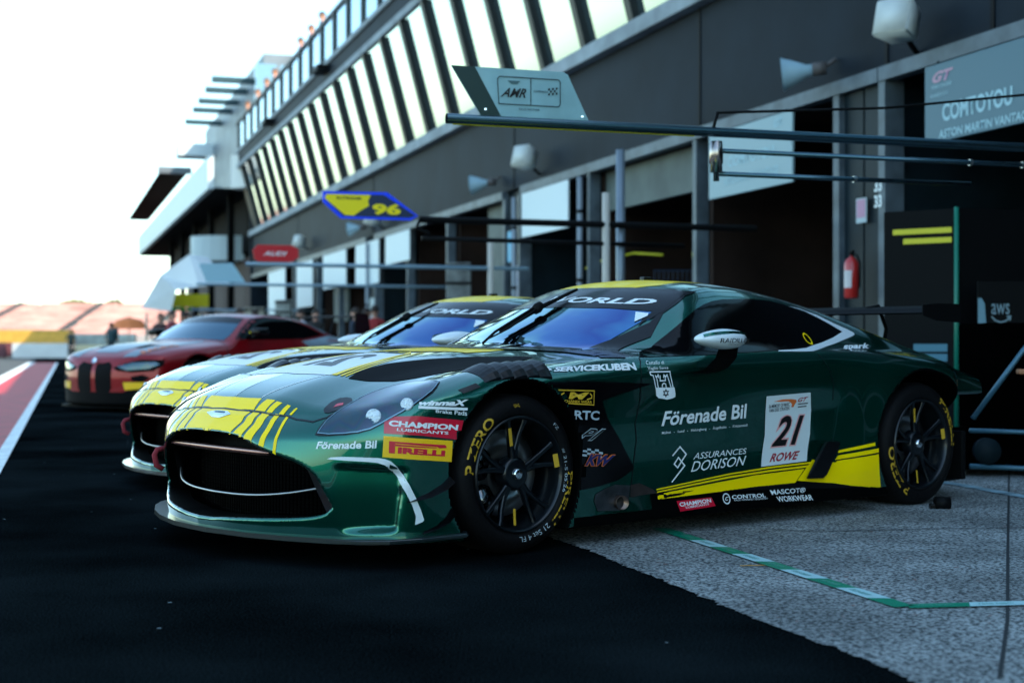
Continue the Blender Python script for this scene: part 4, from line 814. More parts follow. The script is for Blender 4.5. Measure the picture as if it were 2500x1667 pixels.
    for sg in (1,-1):
        bm=bmesh.new(); bbox(bm,(-1.2,.93*sg,1.02),(-.98,1.10*sg,1.11),bev=.03); tube(bm,[(-1.08,.98*sg,1.03),(-1.05,.86*sg,.97)],.02,8); recalc(bm); from_bm('door_mirror',bm,CM['gloss_black'],car,True)
        bm=bmesh.new(); prism(bm,[(-3.3,1.0),(-3.3,1.36),(-3.62,1.36),(-3.68,1.05)],-.008,.008,Matrix(((1,0,0,0),(0,0,1,.9*sg),(0,1,0,0),(0,0,0,1)))); recalc(bm); from_bm('wing_endplate',bm,CM['gloss_black'],car)
        bm=bmesh.new(); tube(bm,[(-3.35,.35*sg,.98),(-3.45,.35*sg,1.30)],.015,8); from_bm('wing_support',bm,CM['gloss_black'],car)
    bm=bmesh.new(); bbox(bm,(-3.62,-.89,1.30),(-3.32,.89,1.325),bev=.01); from_bm('wing_plane',bm,CM['gloss_black'],car)
    for x in (0,-2.8):
        wheel(car,(x,.94,.345),0,1,True,None); wheel(car,(x,-.94,.345),0,-1,True,None)
    DEAD=old; return car
red_car((-4.95,19.42,0),math.radians(180+57),'red race car with silver bonnet edges parked furthest down the row')
CAR2=green_car((-1.4336,9.478,0),CAR_ROT,'green race car parked behind the number 21 car, its nose peeking out',None,text=False)
# ================================================================== pit building frame: t along, d into the building, z up
Bv=Vector((-.3108,.9505,0)); Nv=Vector((.9505,.3108,0))
BM=Matrix(((Bv.x,Nv.x,0,0),(Bv.y,Nv.y,0,0),(0,0,1,0),(0,0,0,1)))
def T(Y,d=9.0): return (Y-.3108*d)/.9505
def bx(bm,t0,t1,d0,d1,z0,z1,bev=0.): return bbox(bm,(t0,d0,z0),(t1,d1,z1),M=BM,bev=bev)
def bp(t,d,z): return BM@Vector((t,d,z))
CLAD=mat('dark_grey_cladding',(.0085,.0140,.021),.6,0,0,.08,noise=(.8,.35,6),bump=(3,.05))
CLAD2=mat('dark_door_panel',(.006,.014,.019),.5,0,0,.15,noise=(2,.3))
LINT=mat('galvanised_lintel',(.085,.11,.13),.5,.2,0,.4,noise=(3,.35,6))
CONC=mat('ledge_concrete',(.30,.34,.36),.7,0,0,.3,noise=(2,.25))
FRAMEM=mat('window_mullion_dark',(.006,.008,.009),.5)
WGL=mat('mirror_window_glass',(.30,.42,.46),.04,.9,0,.6)
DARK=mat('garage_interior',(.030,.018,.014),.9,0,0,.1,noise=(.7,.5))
PIPE=mat('boom_pipe',(.06,.12,.15),.25,.9,.2)
BLK=CM['satin_black']
# ---- ground ------------------------------------------------------------
def asphalt_mat():
    m=bpy.data.materials.new('asphalt'); m.use_nodes=True; t=m.node_tree; b=t.nodes['Principled BSDF']
    tc=t.nodes.new('ShaderNodeTexCoord'); n1=t.nodes.new('ShaderNodeTexNoise'); n1.inputs['Scale'].default_value=130; n1.inputs['Detail'].default_value=6
    n2=t.nodes.new('ShaderNodeTexNoise'); n2.inputs['Scale'].default_value=.7; n2.inputs['Detail'].default_value=7
    v=t.nodes.new('ShaderNodeTexVoronoi'); v.inputs['Scale'].default_value=4.5
    for n in (n1,n2,v): t.links.new(tc.outputs['Object'],n.inputs['Vector'])
    c=t.nodes.new('ShaderNodeValToRGB'); c.color_ramp.elements[0].color=(.0009,.0014,.0016,1); c.color_ramp.elements[1].color=(.012,.018,.020,1); c.color_ramp.elements[0].position=.42; c.color_ramp.elements[1].position=.64
    a=t.nodes.new('ShaderNodeMath'); a.operation='MULTIPLY_ADD'; a.inputs[1].default_value=.55; t.links.new(n1.outputs[0],a.inputs[0])
    s=t.nodes.new('ShaderNodeMath'); s.operation='MULTIPLY'; s.inputs[1].default_value=.45; t.links.new(n2.outputs[0],s.inputs[0]); t.links.new(s.outputs[0],a.inputs[2])
    t.links.new(a.outputs[0],c.inputs[0])
    lt=t.nodes.new('ShaderNodeMath'); lt.operation='LESS_THAN'; lt.inputs[1].default_value=.035; t.links.new(v.outputs['Distance'],lt.inputs[0])
    mx=t.nodes.new('ShaderNodeMix'); mx.data_type='RGBA'; mx.inputs[7].default_value=(.16,.20,.21,1); t.links.new(lt.outputs[0],mx.inputs[0]); t.links.new(c.outputs[0],mx.inputs[6])
    t.links.new(mx.outputs[2],b.inputs['Base Color']); b.inputs['Roughness'].default_value=.75; b.inputs['Specular IOR Level'].default_value=.0
    bp_=t.nodes.new('ShaderNodeBump'); bp_.inputs['Strength'].default_value=.7; bp_.inputs['Distance'].default_value=.004; t.links.new(n1.outputs[0],bp_.inputs['Height']); t.links.new(bp_.outputs[0],b.inputs['Normal'])
    return m
def concrete_mat():
    m=bpy.data.materials.new('exposed_concrete'); m.use_nodes=True; t=m.node_tree; b=t.nodes['Principled BSDF']
    tc=t.nodes.new('ShaderNodeTexCoord')
    def nz(sc,de): 
        n=t.nodes.new('ShaderNodeTexNoise'); n.inputs['Scale'].default_value=sc; n.inputs['Detail'].default_value=de; t.links.new(tc.outputs['Object'],n.inputs['Vector']); return n
    n1=nz(72,4); n2=nz(1.6,6); n3=nz(260,2); v=t.nodes.new('ShaderNodeTexVoronoi'); v.inputs['Scale'].default_value=60; t.links.new(tc.outputs['Object'],v.inputs['Vector'])
    r=t.nodes.new('ShaderNodeValToRGB'); r.color_ramp.elements[0].position=.42; r.color_ramp.elements[0].color=(.04,.048,.05,1); r.color_ramp.elements[1].position=.56; r.color_ramp.elements[1].color=(.35,.375,.36,1)
    t.links.new(n1.outputs[0],r.inputs[0])
    st=t.nodes.new('ShaderNodeMapRange'); st.inputs[1].default_value=.35; st.inputs[2].default_value=.65; st.inputs[3].default_value=.62; st.inputs[4].default_value=1.2; t.links.new(n2.outputs[0],st.inputs[0])
    s2=t.nodes.new('ShaderNodeMapRange'); s2.inputs[1].default_value=.3; s2.inputs[2].default_value=.7; s2.inputs[3].default_value=.7; s2.inputs[4].default_value=1.3; t.links.new(n3.outputs[0],s2.inputs[0])
    mu=t.nodes.new('ShaderNodeMath'); mu.operation='MULTIPLY'; t.links.new(st.outputs[0],mu.inputs[0]); t.links.new(s2.outputs[0],mu.inputs[1])
    sc=t.nodes.new('ShaderNodeVectorMath'); sc.operation='SCALE'; t.links.new(r.outputs[0],sc.inputs[0]); t.links.new(mu.outputs[0],sc.inputs['Scale'])
    hs=t.nodes.new('ShaderNodeMix'); hs.data_type='RGBA'; hs.blend_type='MIX'; 
    cr=t.nodes.new('ShaderNodeValToRGB'); cr.color_ramp.elements[0].position=.93; cr.color_ramp.elements[0].color=(0,0,0,1); cr.color_ramp.elements[1].position=.95; t.links.new(v.outputs['Color'],cr.inputs[0])
    t.links.new(cr.outputs[0],hs.inputs[0]); t.links.new(sc.outputs[0],hs.inputs[6]); hs.inputs[7].default_value=(.22,.12,.10,1)
    t.links.new(hs.outputs[2],b.inputs['Base Color']); b.inputs['Roughness'].default_value=.8; b.inputs['Specular IOR Level'].default_value=.25
    bp_=t.nodes.new('ShaderNodeBump'); bp_.inputs['Strength'].default_value=.6; bp_.inputs['Distance'].default_value=.003; t.links.new(n1.outputs[0],bp_.inputs['Height']); t.links.new(bp_.outputs[0],b.inputs['Normal'])
    return m
bm=bmesh.new(); vs=[bm.verts.new(p) for p in ((-900,-900,0),(900,-900,0),(900,1500,0),(-900,1500,0))]; bm.faces.new(vs)
from_bm('pit_lane_asphalt',bm,asphalt_mat(),kind='structure')
LM=Matrix(((-.2975,.9547,0,0),(.9547,.2975,0,0),(0,0,1,0),(0,0,0,1)))
# concrete apron with a ragged edge
from mathutils import noise as mn
bm=bmesh.new(); edge=[]
tt=-50.0
while tt<112:
    st=.012 if -1<tt<9 else .25
    o=.018*mn.noise(Vector((tt*11,0,0)))+.020*mn.noise(Vector((tt*42,3,0)))+.03*mn.noise(Vector((tt*1.5,9,0)))
    edge.append((tt,2.17+o)); tt+=st
lo=[bm.verts.new(LM@Vector((t_,d_,.004))) for t_,d_ in edge]; hi=[bm.verts.new(bp(t_,9.6,.004)) for t_,_ in edge]
for i in range(len(edge)-1): bm.faces.new([lo[i],hi[i],hi[i+1],lo[i+1]])
recalc(bm); from_bm('concrete_apron',bm,concrete_mat(),kind='structure')
def strip(name,t0,t1,d0,d1,z,m,**k):
    bm=bmesh.new(); bm.faces.new([bm.verts.new(LM@Vector((*p,z))) for p in ((t0,d0),(t1,d0),(t1,d1),(t0,d1))]); recalc(bm); return from_bm(name,bm,m,**k)
WL=mat('road_paint_white',(.62,.68,.68),.6,0,0,.3,noise=(6,.25,8)); RL=mat('road_paint_red',(.34,.012,.02),.6,0,0,.3,noise=(3,.3,8))
strip('red_lane_strip',-50,T(64,-1),-1.45,-.56,.004,RL,kind='structure')
strip('white_lane_line',-50,T(63,-1),-.56,-.455,.008,WL,kind='structure')
strip('outer_white_line',-50,T(65,-1),-1.75,-1.45,.008,WL,kind='structure')
strip('outer_road',-50,T(82,-4),-9,-1.75,.004,mat('paler_asphalt',(.05,.055,.055),.8,0,0,.2,noise=(2,.3)),kind='structure')
JN=mat('joint_dark',(.012,.016,.018),.8)
def gline(name,pts,w,z,m,**k):
    b=stroke2d([pts],w)
    for v in b.verts: v.co.z=z
    return from_bm(name,b,m,**k)
gline('apron_joint',[(1.32,3.851),(1.62,4.65),(2.152,6.174),(3.6,10.3)],.012,.008,JN,kind='structure')
gline('apron_joint',[(1.2,6.95),(1.477,6.839),(2.0,6.93),(2.517,6.99),(3.4,7.1)],.014,.008,mat('tyre_scuff',(.045,.05,.055),.8),kind='structure')
gline('apron_marking',[(2.5,10.0),(2.855,9.093),(3.015,8.373),(3.3,7.3)],.10,.0085,mat('worn_marking',(.22,.34,.38),.7,0,0,.3,noise=(10,.5,8)),kind='structure')
# tape
def tape(name,pts,w,label,cell=.22,txt=True):
    e=empty(name,(pts[0][0],pts[0][1],0),label,'floor tape','green and white floor tape on the apron')
    G=mat('tape_green',(.0,.22,.12),.45,0,0,.2); Wt=mat('tape_white',(.42,.66,.66),.45,0,0,.2)
    for mt,k0 in ((G,0),(Wt,1)):
        bm=bmesh.new()
        for a,b in zip(pts,pts[1:]):
            a=Vector(a);b=Vector(b); d=(b-a).normalized(); n=Vector((-d.y,d.x)); L=(b-a).length; k=k0
            while k*cell<L:
                s0=k*cell; s1=min(L,s0+cell); sh=.03
                q=[a+d*s0-n*w/2,a+d*(s1)-n*w/2,a+d*min(L,s1+sh)+n*w/2,a+d*min(L,s0+sh)+n*w/2]
                bm.faces.new([bm.verts.new((p.x-pts[0][0],p.y-pts[0][1],.0095+(.0006 if k0 else 0))) for p in q]); k+=2
        recalc(bm); from_bm('tape_band',bm,mt,e)
    for a,b in zip(pts,pts[1:]):
        a=Vector(a);b=Vector(b); d=(b-a).normalized(); n=Vector((-d.y,d.x)); L=(b-a).length; k=0
        while (k+1)*cell<L:
            c=a+d*(k*cell+.045); h_=w*.17; wd=.13
            q=[c+n*h_,c+d*wd+n*h_,c+d*wd-n*h_,c-n*h_]
            b2=text_mesh('race team',.0,.3); quadmap(b2,[(p.x-pts[0][0],p.y-pts[0][1],.0112) for p in q]); from_bm('tape_print',b2,mat('tape_print_dark',(.0,.25,.20),.5) if k%2 else mat('tape_print_pale',(.10,.42,.30),.5),e); k+=1
    return e
tape('floor_tape',[(.72,6.95),(.786,6.738),(1.347,4.882)],.080,'green and white striped tape running out from under the green car')
tape('floor_tape',[(1.350,4.889),(1.839,4.955),(2.9,5.10)],.072,'green and white striped tape crossing the apron at the lower right corner')
gline('yellow_mark',[(.925,5.775),(1.033,5.793)],.016,.0092,mat('mark_orange',(.65,.30,.02),.6),label='short yellow dash marked on concrete beside the green tape',category='floor marking')
# ---- pit building -------------------------------------------------------
pb=empty('pit_building',(0,0,0),'long dark grey pit lane building with outward leaning windows above its garages','building')
t0,t1=T(-45),T(65.5)
def parts(name,m,items,fn,parent=None):
    for it in items:
        bm=bmesh.new(); fn(bm,it); recalc(bm); from_bm(name,bm,m,parent or pb)
def part(name,m,fn,parent=pb,smooth=False):
    bm=bmesh.new(); fn(bm); recalc(bm); return from_bm(name,bm,m,parent,smooth)
part('upper_wall',CLAD,lambda b:bx(b,t0,t1,9.0,9.5,4.02,5.76))
seam=[T(y) for y in (14.2,16.0,20.6,28.8,41.2,53.6)]
parts('wall_seam',BLK,seam,lambda b,s:bx(b,s,s+.06,8.985,9.0,4.02,5.76))
parts('lintel_band',LINT,[(t0,T(16.1)),(T(16.1)+.02,T(28.3)),(T(29.4),T(40.9)),(T(42),T(53.4)),(T(54.4),t1)],lambda b,q:bx(b,q[0],q[1],8.93,9.1,3.86,4.02))
part('window_ledge',CONC,lambda b:bx(b,t0,t1,8.80,9.5,5.76,6.02,.02))
# leaning window band from (d=9,z=6.02) to (d=8.27,z=8.76)
def lean(bm,t_a,t_b,off,th,za=6.02,zb=8.76):
    f=lambda z:9.0-.73*(z-6.05)/2.71
    nrm=Vector((0,-.966,-.26)); vs=[]
    for t_ in (t_a,t_b):
        for z,d in ((za,f(za)),(zb,f(zb))):
            for o in (off,off+th):
                p=Vector((t_,d,z))+nrm*o; vs.append(bm.verts.new(BM@p))
    for q in ((0,1,3,2),(4,6,7,5),(0,4,5,1),(2,3,7,6),(0,2,6,4),(1,5,7,3)): bm.faces.new([vs[i] for i in q])
tm=[T(34.9)+2.13*k for k in range(-34,15)]
tm=[t_ for t_ in tm if t0<t_<t1]
for a_,b_ in zip(tm,tm[1:]):
    part('leaning_window',WGL,lambda b:lean(b,a_+.09,b_-.09,0,.02))
parts('window_mullion',FRAMEM,tm,lambda b,t_:lean(b,t_-.11,t_+.11,-.02,.16))
part('window_backing',FRAMEM,lambda b:lean(b,t0,t1,-.12,.04))
part('cornice_strip',CONC,lambda b:bx(b,t0,t1,8.15,8.9,8.76,8.96,.02))
part('cornice_fascia',CLAD,lambda b:bx(b,t0,t1,8.22,8.9,8.96,9.45))
part('roof_edge_strip',CONC,lambda b:bx(b,t0,t1,8.15,9.2,9.45,9.60,.02))
part('roof_slab',CLAD,lambda b:bx(b,t0,t1,8.9,21,9.0,9.55))
part('rooftop_block',CLAD,lambda b:bx(b,t0,T(19),8.6,21,9.6,15.5))
tu=[T(41.05,8.27)+2.05*k for k in range(-18,13)]
tu=[t_ for t_ in tu if T(19.2)<t_<t1]
for a_,b_ in zip(tu,tu[1:]): part('balustrade_glass',mat('balustrade_glass',(.42,.58,.64),.05,.75,0,.6),lambda b:bx(b,a_+.08,b_-.08,8.27,8.29,9.62,10.82))
parts('balustrade_post',FRAMEM,tu,lambda b,t_:bx(b,t_-.09,t_+.09,8.20,8.36,9.60,10.86))
part('balustrade_rail',FRAMEM,lambda b:bx(b,T(19.2),t1,8.20,8.36,10.86,10.96))
for k,ty in enumerate((33,43.5,54)): part('roof_bracket',BLK,lambda b:bx(b,T(ty,8),T(ty,8)+1.0,7.85,8.2,9.25,9.42))
# garage bays
piers=[(16.0,17.05),(28.35,29.4),(40.8,42.0),(53.3,54.5)]
def bays():
    P=[-45.]+[v for p in piers for v in p]+[65.5]
    return [(P[i],P[i+1]) for i in range(0,len(P),2)]
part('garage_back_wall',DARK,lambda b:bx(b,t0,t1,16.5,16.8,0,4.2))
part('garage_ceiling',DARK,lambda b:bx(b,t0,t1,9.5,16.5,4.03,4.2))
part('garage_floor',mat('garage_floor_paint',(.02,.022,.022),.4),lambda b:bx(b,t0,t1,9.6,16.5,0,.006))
for (a,b_) in piers:
    parts('pier_panel',CLAD2,[(T(a)+.12,T((a+b_)/2)-.02),(T((a+b_)/2)+.02,T(b_)-.12)],lambda b,q:bx(b,q[0],q[1],9.03,9.09,0,3.85))
    part('pier',CLAD2,lambda b:bx(b,T(a)+.1,T(b_)-.1,9.10,16.4,0,3.99))
    parts('pier_frame',LINT,[T(a),T(b_)-.13],lambda b,q:bx(b,q,q+.13,8.95,9.2,0,3.86))
parts('end_wall',CLAD,[(t1,t1+.3,10.9),(t0-.3,t0,15)],lambda b,q:bx(b,q[0],q[1],8.9,21,0,q[2]))
part('rear_wall',CLAD,lambda b:bx(b,t0,t1,16.9,17.2,0,9.0))
posts=[-38,-34,-30,-26,-22,-18,-14,-10,-6,-2,2,6,10,20.7,24.75,33.5,37.2,46.0,49.8,58.5]
parts('garage_post',LINT,posts,lambda b,y:bx(b,T(y)-.06,T(y)+.06,8.95,9.15,0,3.86))
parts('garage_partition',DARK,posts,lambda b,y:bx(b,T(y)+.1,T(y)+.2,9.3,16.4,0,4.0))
parts('roller_shutter',mat('shutter_green_grey',(.10,.125,.115),.6,0,0,.3,noise=(1.5,.3)),[(20.95,24.6,3.18),(29.6,31.2,0),(45.9,48,1.6)],lambda b,q:bx(b,T(q[0]),T(q[1]),9.22,9.31,q[2],3.86))
# number 33 on the frame
for k,z in enumerate((2.62,2.44)):
    bm=text_mesh('33',.03); quadmap(bm,[tuple(bp(T(16.13)+.06,8.94,z+.14)),tuple(bp(T(16.13)-.09,8.94,z+.14)),tuple(bp(T(16.13)-.09,8.94,z)),tuple(bp(T(16.13)+.06,8.94,z))]); from_bm('bay_number',bm,CM['white'],pb)
# ---- hanging boards ------------------------------------------------------
def board(name,Ya,Yb,z0,z1,col,label,texts=(),d=8.90,cat='banner',group='white boards hung under the pit lintel'):
    """Ya = near (right) end; text reads from far (left) to near (right)"""
    tc_=(T(Ya)+T(Yb))/2; base=bp(tc_,d,z0)
    e=empty(name,base,label,cat,group)
    bm=bmesh.new(); bx(bm,T(Ya)-0,T(Yb),d,d+.03,z0,z1,.006)
    for v in bm.verts: v.co-=base
    recalc(bm); from_bm('panel',bm,mat('banner_'+col[0],col[1],.5),e)
    for (s,u0,u1,v0,v1,mt,bo,sh) in texts:
        t_of=lambda u:T(Yb)+(T(Ya)-T(Yb))*u; z_of=lambda v:z0+(z1-z0)*v
        q=[tuple(bp(t_of(u),d-.004,z_of(v))-base) for u,v in ((u0,v1),(u1,v1),(u1,v0),(u0,v0))]
        b2=text_mesh(s,bo,sh); quadmap(b2,q); from_bm('banner_lettering',b2,mt,e)
    bm=bmesh.new()
    for tt_ in (T(Ya)+.2,T(Yb)-.2): tube(bm,[bp(tt_,d+.01,z1)-base,bp(tt_,d+.05,z1+.06)-base],.008,6)
    from_bm('hanger',bm,BLK,e); return e
PALE=mat('banner_print_pale',(.32,.52,.58),.5); PINKP=mat('banner_print_pink',(.50,.25,.34),.5)
board('team_banner',12.2,15.2,3.02,3.84,('teal',(.055,.135,.175)),'pale blue team banner reading COMTOYOU over the nearest garage',
 (('COMTOYOU',.10,.46,.24,.47,PALE,.03,0),('ASTON MARTIN VANTAGE',.08,.55,.03,.14,PALE,.02,.1),('GT',.045,.16,.76,.90,PINKP,.04,.4),('WORLD CHALLENGE',.04,.15,.69,.735,PALE,.01,.1),('POWERED BY AWS',.035,.13,.58,.62,PALE,.01,0)),group=None)
board('team_banner',17.9,20.15,2.93,3.84,('pale',(.26,.38,.41)),'pale banner with washed out lettering hung in the second garage',
 (('COMTOYOU',.25,.8,.42,.58,PALE,.02,0),('ASTON MARTIN VANTAGE',.2,.85,.16,.28,PALE,.01,0),('GT',.8,.9,.82,.93,PALE,.02,.2)),group=None)
lb=['white board nearest the green shutter','white board left of the first drainpipe pier','white board above the blue number sign','white board fourth along under the lintel','white board fifth along under the lintel','smallest white board at the far end']
for i,(a,b_,z0,c) in enumerate(((25.6,28.1,2.98,.72),(36.8,39.4,3.05,.8),(40.2,43.2,2.6,.8),(44.6,48.3,2.7,.85),(50.2,53.4,2.2,.85),(56.0,60.2,1.9,.85))):
    board('white_banner',a,b_,z0,3.84,('white',(.66,.76,.78)),lb[i]+' of the pit building')
# ---- speakers and floodlights --------------------------------------------
def box_speaker(t_,z,label,sc=1.):
    base=bp(t_,9.0,z); e=empty('loudspeaker_box',base,label,'loudspeaker','speaker boxes on the pit wall')
    R=BM.to_3x3().to_4x4()@Matrix.Rotation(math.radians(-28),4,'Z')@Matrix.Rotation(math.radians(-16),4,'X')
    bm=bmesh.new(); a=.21*sc
    vs=[bm.verts.new(p) for p in ((-a,-.62,-a),(a,-.62,-a),(a,-.62,a),(-a,-.62,a),(-a*.75,-.28,-a*.8),(a*.75,-.28,-a*.8),(a*.75,-.28,a*.8),(-a*.75,-.28,a*.8))]
    for q in ((0,1,2,3),(4,7,6,5),(0,4,5,1),(1,5,6,2),(2,6,7,3),(3,7,4,0)): bm.faces.new([vs[i] for i in q])
    bmesh.ops.bevel(bm,geom=bm.edges[:],offset=.022,segments=3,affect='EDGES')
    for v in bm.verts: v.co=R@v.co
    recalc(bm); from_bm('speaker_body',bm,mat('cream_plastic',(.60,.62,.58),.5,0,0,.4,noise=(4,.1)),e,True)
    bm=bmesh.new(); tube(bm,[(R@Vector((0,-.28,-.05))),(R@Vector((0,-.16,-.12))),Nv*(-.02)+Vector((0,0,-.15))],.03,10); from_bm('bracket',bm,BLK,e,True)
def horn(t_,z,label):
    base=bp(t_,9.0,z); e=empty('horn_speaker',base,label,'horn speaker','horn speakers on the pit wall')
    d=(Bv*.55-Nv*.9+Vector((0,0,-.12))).normalized(); M_=d.to_track_quat('Z','Y').to_matrix().to_4x4()
    bm=bmesh.new(); lathe(bm,[(.30,.02),(.30,.07),(.38,.075),(.40,.09),(.52,.145),(.66,.20),(.665,.205),(.655,.195),(.52,.13),(.40,.05)],28,'z',M=M_); recalc(bm)
    from_bm('horn',bm,mat('horn_pale_blue',(.40,.58,.66),.4,0,.2),e,True)
    bm=bmesh.new(); lathe(bm,[(.14,.001),(.14,.08),(.30,.082),(.31,.03)],20,'z',M=M_); tube(bm,[d*.18,-Nv*.03+Vector((0,0,.08))],.028,8); recalc(bm); from_bm('bracket',bm,mat('horn_driver',(.10,.085,.08),.6),e,True)
box_speaker(T(15.45),4.20,'large cream loudspeaker box on the wall above the nearest garage')
horn(T(17.02),4.22,'pale blue horn speaker beside the large cream loudspeaker box')
box_speaker(T(27.26),4.28,'smaller cream loudspeaker box above the pier left of the white board')
horn(T(29.6),4.28,'pale horn speaker beside the smaller cream loudspeaker box')
box_speaker(T(39.8),4.24,'cream loudspeaker box just below the blue and yellow sign')
horn(T(41.7),4.32,'distant pale horn speaker half hidden under the blue and yellow sign')
box_speaker(T(51.3),4.4,'cream loudspeaker box behind the red pit sign')
# ---- pit booms -----------------------------------------------------------
def boom(name,P,length,z,r,label,mt,gap=None,post=True,back=0.):
    """P = tip in plan; runs along Nv"""
    P=Vector((P[0],P[1],0)); e=empty(name,P,label,'pit boom','boom arms reaching over the pit lane')
    bm=bmesh.new(); a=Vector((0,0,z)); b=Nv*length+Vector((0,0,z))
    tube(bm,[a,b],r,20,False); tube(bm,[a,b],r*.8,20,False)
    rg=[v for v in bm.verts]; from_bm('main_pipe',bm,mt,e,True)
    return e
def add(e,name,m,fn,smooth=False):
    bm=bmesh.new(); fn(bm); recalc(bm); return from_bm(name,bm,m,e,smooth)
b1=boom('pit_boom',(-.415,9.0),6.3,2.33,.033,'long steel boom arm carrying the AMR board across the picture',PIPE)
add(b1,'yellow_underline',mat('boom_yellow_strip',(.55,.52,.0),.4),lambda b:tube(b,[Vector((0,0,2.302))+Nv*.04,Vector((0,0,2.302))+Nv*1.72],.010,8))
k0=Nv*1.885
add(b1,'swivel_joint',mat('joint_steel',(.42,.36,.33),.25,1.0),lambda b:[lathe(b,[(2.27,.02),(2.268,.040),(2.20,.046),(2.12,.046),(2.115,.04),(2.06,.042),(2.058,.02),(2.0,.02),(1.999,.001)],24,'z',M=Matrix.Translation(k0))],True)
for zz,ln in ((2.205,6.3),(2.05,3.9)): add(b1,'lower_pipe',PIPE,lambda b:tube(b,[k0+Vector((0,0,zz)),Nv*ln+Vector((0,0,zz))],.017,10),True)
add(b1,'stay_cable',BLK,lambda b:[tube(b,[k0+Vector((0,0,2.36))+Nv*(-.02),k0+Vector((0,0,2.46))+Nv*.01],.012,6),tube(b,[k0+Vector((0,0,2.46)),Nv*3.2+Vector((0,0,2.56)),Nv*4.4+Vector((0,0,2.72)),Nv*6.3+Vector((0,0,2.95))],.010,6)],True)
for q,zz in ((2.95,2.05),(3.9,2.205),(4.35,2.205)): add(b1,'hose_clip',STEEL,lambda b:lathe(b,[(-.01,.018),(.01,.018),(.01,.023),(-.01,.023)],16,'x',closed=True,M=Matrix.Translation(Nv*q+Vector((0,0,zz)))@Matrix.Rotation(math.atan2(Nv.y,Nv.x),4,'Z')))
add(b1,'boom_base',BLK,lambda b:tube(b,[Nv*6.3+Vector((0,0,0)),Nv*6.3+Vector((0,0,3.0))],.07,12))
# AMR board stands on the boom
def panel_sign(name,P,pts,th,label,cat,mt,group=None):
    """pts (s,z) along Nv from P"""
    base=Vector((P[0],P[1],0)); e=empty(name,base,label,cat,group)
    bm=bmesh.new(); n=Vector((Nv.y,-Nv.x,0))
    A=[bm.verts.new(Nv*s+Vector((0,0,z))+n*th/2) for s,z in pts]; B_=[bm.verts.new(Nv*s+Vector((0,0,z))-n*th/2) for s,z in pts]
    bm.faces.new(A); bm.faces.new(B_[::-1]); k=len(pts)
    for i in range(k): bm.faces.new([A[i],A[(i+1)%k],B_[(i+1)%k],B_[i]])
    recalc(bm); from_bm('panel',bm,mt,e); return e
def on_sign(e,name,q,s,mt,bold=0,shear=0,off=.012):
    n=Vector((Nv.y,-Nv.x,0)); pts=[tuple(Nv*a+Vector((0,0,z))+n*off) for a,z in q]
    if s is None:
        bm=bmesh.new(); bm.faces.new([bm.verts.new(p) for p in pts]); recalc(bm); return from_bm(name,bm,mt,e)
    b=text_mesh(s,bold,shear); quadmap(b,pts); return from_bm(name,b,mt,e)
def line_sign(e,name,paths,w,mt,off=.012):
    n=Vector((Nv.y,-Nv.x,0)); b=stroke2d(paths,w)
    for v in b.verts: v.co=Nv*v.co.x+Vector((0,0,v.co.y))+n*off
    return from_bm(name,b,mt,e)
am=panel_sign('boom_sign',(-.415,9.0),[(.225,2.362),(.03,2.668),(.785,2.668),(.815,2.655),(.96,2.362)],.012,'pale slanted sign reading AMR standing on the front boom','sign',mat('sign_teal_print',(.27,.47,.50),.35,0,.3,noise=(5,.12,3)))
on_sign(am,'green_end',[(.225,2.362),(.03,2.668),(.185,2.668),(.36,2.362)],None,mat('sign_dark_green',(.004,.03,.028),.35),off=.008)
SI=mat('sign_ink',(.02,.045,.05),.4)
line_sign(am,'sign_frame',[[(.345,2.44),(.335,2.60),(.35,2.615),(.75,2.615),(.762,2.60),(.762,2.455),(.75,2.44),(.345,2.44)],[(.56,2.44),(.56,2.615)]],.006,SI)
on_sign(am,'sign_lettering',[(.37,2.545),(.53,2.545),(.53,2.485),(.355,2.485)],'AMR',CM['ink'],.02,.4)
on_sign(am,'sign_emblem',[(.40,2.592),(.49,2.592),(.465,2.572),(.43,2.572)],None,mat('sign_emblem_grey',(.06,.14,.15),.4))
on_sign(am,'sign_lettering',[(.58,2.54),(.675,2.54),(.675,2.52),(.58,2.52)],'comtoyou',SI,.01,0)
on_sign(am,'sign_lettering',[(.48,2.42),(.62,2.42),(.62,2.405),(.48,2.405)],'RACE PARTNER',SI,0,.1)
for i in range(6):
    for j in range(3):
        if (i+j)%2==0 and i<5: on_sign(am,'checker_print',[(.68+.013*i,2.556-.016*j+.002*i),(.692+.013*i,2.556-.016*j+.002*i),(.690+.013*i,2.542-.016*j+.002*i),(.678+.013*i,2.542-.016*j+.002*i)],None,CM['ink'])
add(am,'bolt',CHROME,lambda b:[bbox(b,tuple(Nv*s+Vector((Nv.y,-Nv.x,0))*.008+Vector((-.006,-.006,z-.006))),tuple(Nv*s+Vector((Nv.y,-Nv.x,0))*.016+Vector((.006,.006,z+.006)))) for s,z in ((.255,2.40),(.915,2.385))])
